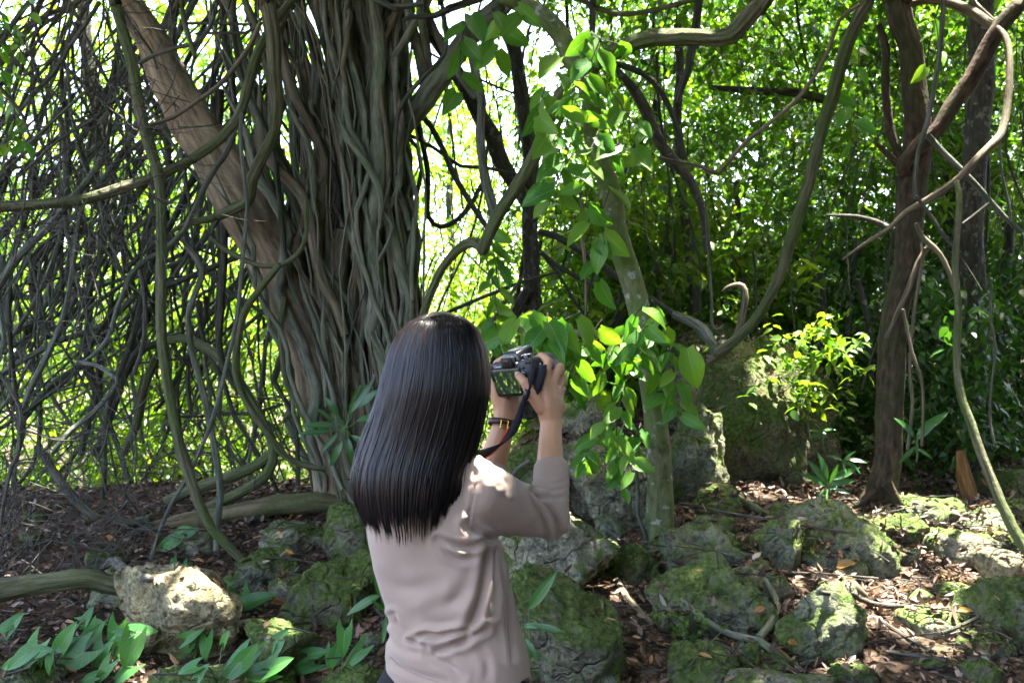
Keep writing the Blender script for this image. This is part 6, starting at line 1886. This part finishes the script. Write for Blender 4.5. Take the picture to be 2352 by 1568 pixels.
# maker's lettering beside the viewfinder
fc = bpy.data.curves.new('lettering', 'FONT')
fc.body = 'Canon'
fc.size = 0.0085
fc.extrude = 0.0002
fo = bpy.data.objects.new('lettering', fc)
COL.objects.link(fo)
ev = fo.evaluated_get(bpy.context.evaluated_depsgraph_get())
lm_ = bpy.data.meshes.new_from_object(ev)
bpy.data.objects.remove(fo)
lv = np.array([v.co[:] for v in lm_.vertices])
lmat = np.array([cl(-0.050 + x, -0.0245 - z, 0.0245 + y) for x, y, z in lv])
lf = [list(p.vertices) for p in lm_.polygons]
me = bpy.data.meshes.new('lettering')
me.from_pydata((lmat - CO).tolist(), [], lf)
me.materials.append(M_WHITE)
link('lettering', me, cam_o)
build('back_panel', box(-0.030, -0.0225, 0.0275, 0.062, 0.004, 0.013, 0.001, Mc), M_PLASTIC, cam_o, shade=False)
# strap lugs, flap and neck strap
for s in (-1, 1):
    build('strap_lug', tube([cl(s * 0.062, 0, 0.020), cl(s * 0.068, 0, 0.024), cl(s * 0.068, 0, 0.014), cl(s * 0.062, 0, 0.018)], [0.0012, 0.0012], 6, step=0.004), M_METAL, cam_o)
def ribbon(pts, w, side_hint, th=0.0014, step=0.01):
    C, par = catmull(pts, step)
    ww = np.interp(par, np.linspace(0, 1, len(w)), w)
    tn = norm(np.gradient(C, axis=0))
    sh_ = np.array([np.interp(par, np.linspace(0, 1, len(side_hint)), [s[k] for s in side_hint]) for k in range(3)]).T
    sd = norm(sh_ - tn * np.sum(sh_ * tn, 1)[:, None])
    nn = np.cross(tn, sd)
    R0, R1 = C - sd * ww[:, None] / 2, C + sd * ww[:, None] / 2
    V = np.stack([R0 + nn * th / 2, R1 + nn * th / 2, R1 - nn * th / 2, R0 - nn * th / 2], 1).reshape(-1, 3)
    n = len(C)
    F = []
    for k in range(4):
        k2 = (k + 1) % 4
        a = np.arange(n - 1) * 4
        F.append(np.stack([a + k, a + k2, a + 4 + k2, a + 4 + k], 1))
    return (V, np.concatenate(F), None), R0, R1, nn
sp = [P(1226, 842, 2.452), P(1220, 868, 2.436), P(1213, 890, 2.430), P(1207, 912, 2.428), P(1198, 935, 2.428), P(1192, 958, 2.425), P(1180, 984, 2.412), P(1166, 1006, 2.39), P(1148, 1024, 2.35), P(1124, 1037, 2.30), P(1094, 1047, 2.235), P(1060, 1052, 2.20), P(1030, 1050, 2.185)]
rb, e0, e1, nn_ = ribbon(sp, [0.010, 0.012, 0.012, 0.011, 0.012, 0.020, 0.030, 0.034, 0.034, 0.034, 0.034, 0.032], [(1, -0.3, 0.2), (1, -0.3, 0.2), (1, -0.3, 0.2), (1, -0.2, 0.3), (0.9, -0.3, 0.5), (0.6, -0.5, 0.7), (0.4, -0.6, 0.9), (0.2, -0.6, 1)])
st_ = build('strap', rb, M_STRAP, cam_o)
h = len(e0) // 2
lowv = e0 if e0[h + 8][2] < e1[h + 8][2] else e1
build('red_edge', tube(lowv[h - 6:], [0.0028, 0.0028], 6, step=0.02), M_RED, st_)
fl, _, _, _ = ribbon([P(1247, 838, 2.450), P(1243, 862, 2.436), P(1236, 886, 2.430), P(1229, 905, 2.432)], [0.018, 0.020, 0.017, 0.012], [(1, -0.5, 0.1), (1, -0.5, 0.1)], 0.002)
build('strap_flap', fl, M_STRAP, cam_o)
fl, _, _, _ = ribbon([P(1136, 848, 2.545), P(1133, 862, 2.535), P(1136, 876, 2.53)], [0.010, 0.012, 0.006], [(1, 0.2, 0.3), (1, 0.2, 0.3)], 0.002)
build('strap_flap', fl, M_STRAP, cam_o)
lk = build('strap_buckle', box(0, 0, 0, 0.014, 0.006, 0.020, 0.0015, Matrix.Translation(Vector(P(1209, 906, 2.426))) @ Matrix.Rotation(R(18), 4, 'Y')), M_PLASTIC2, cam_o)
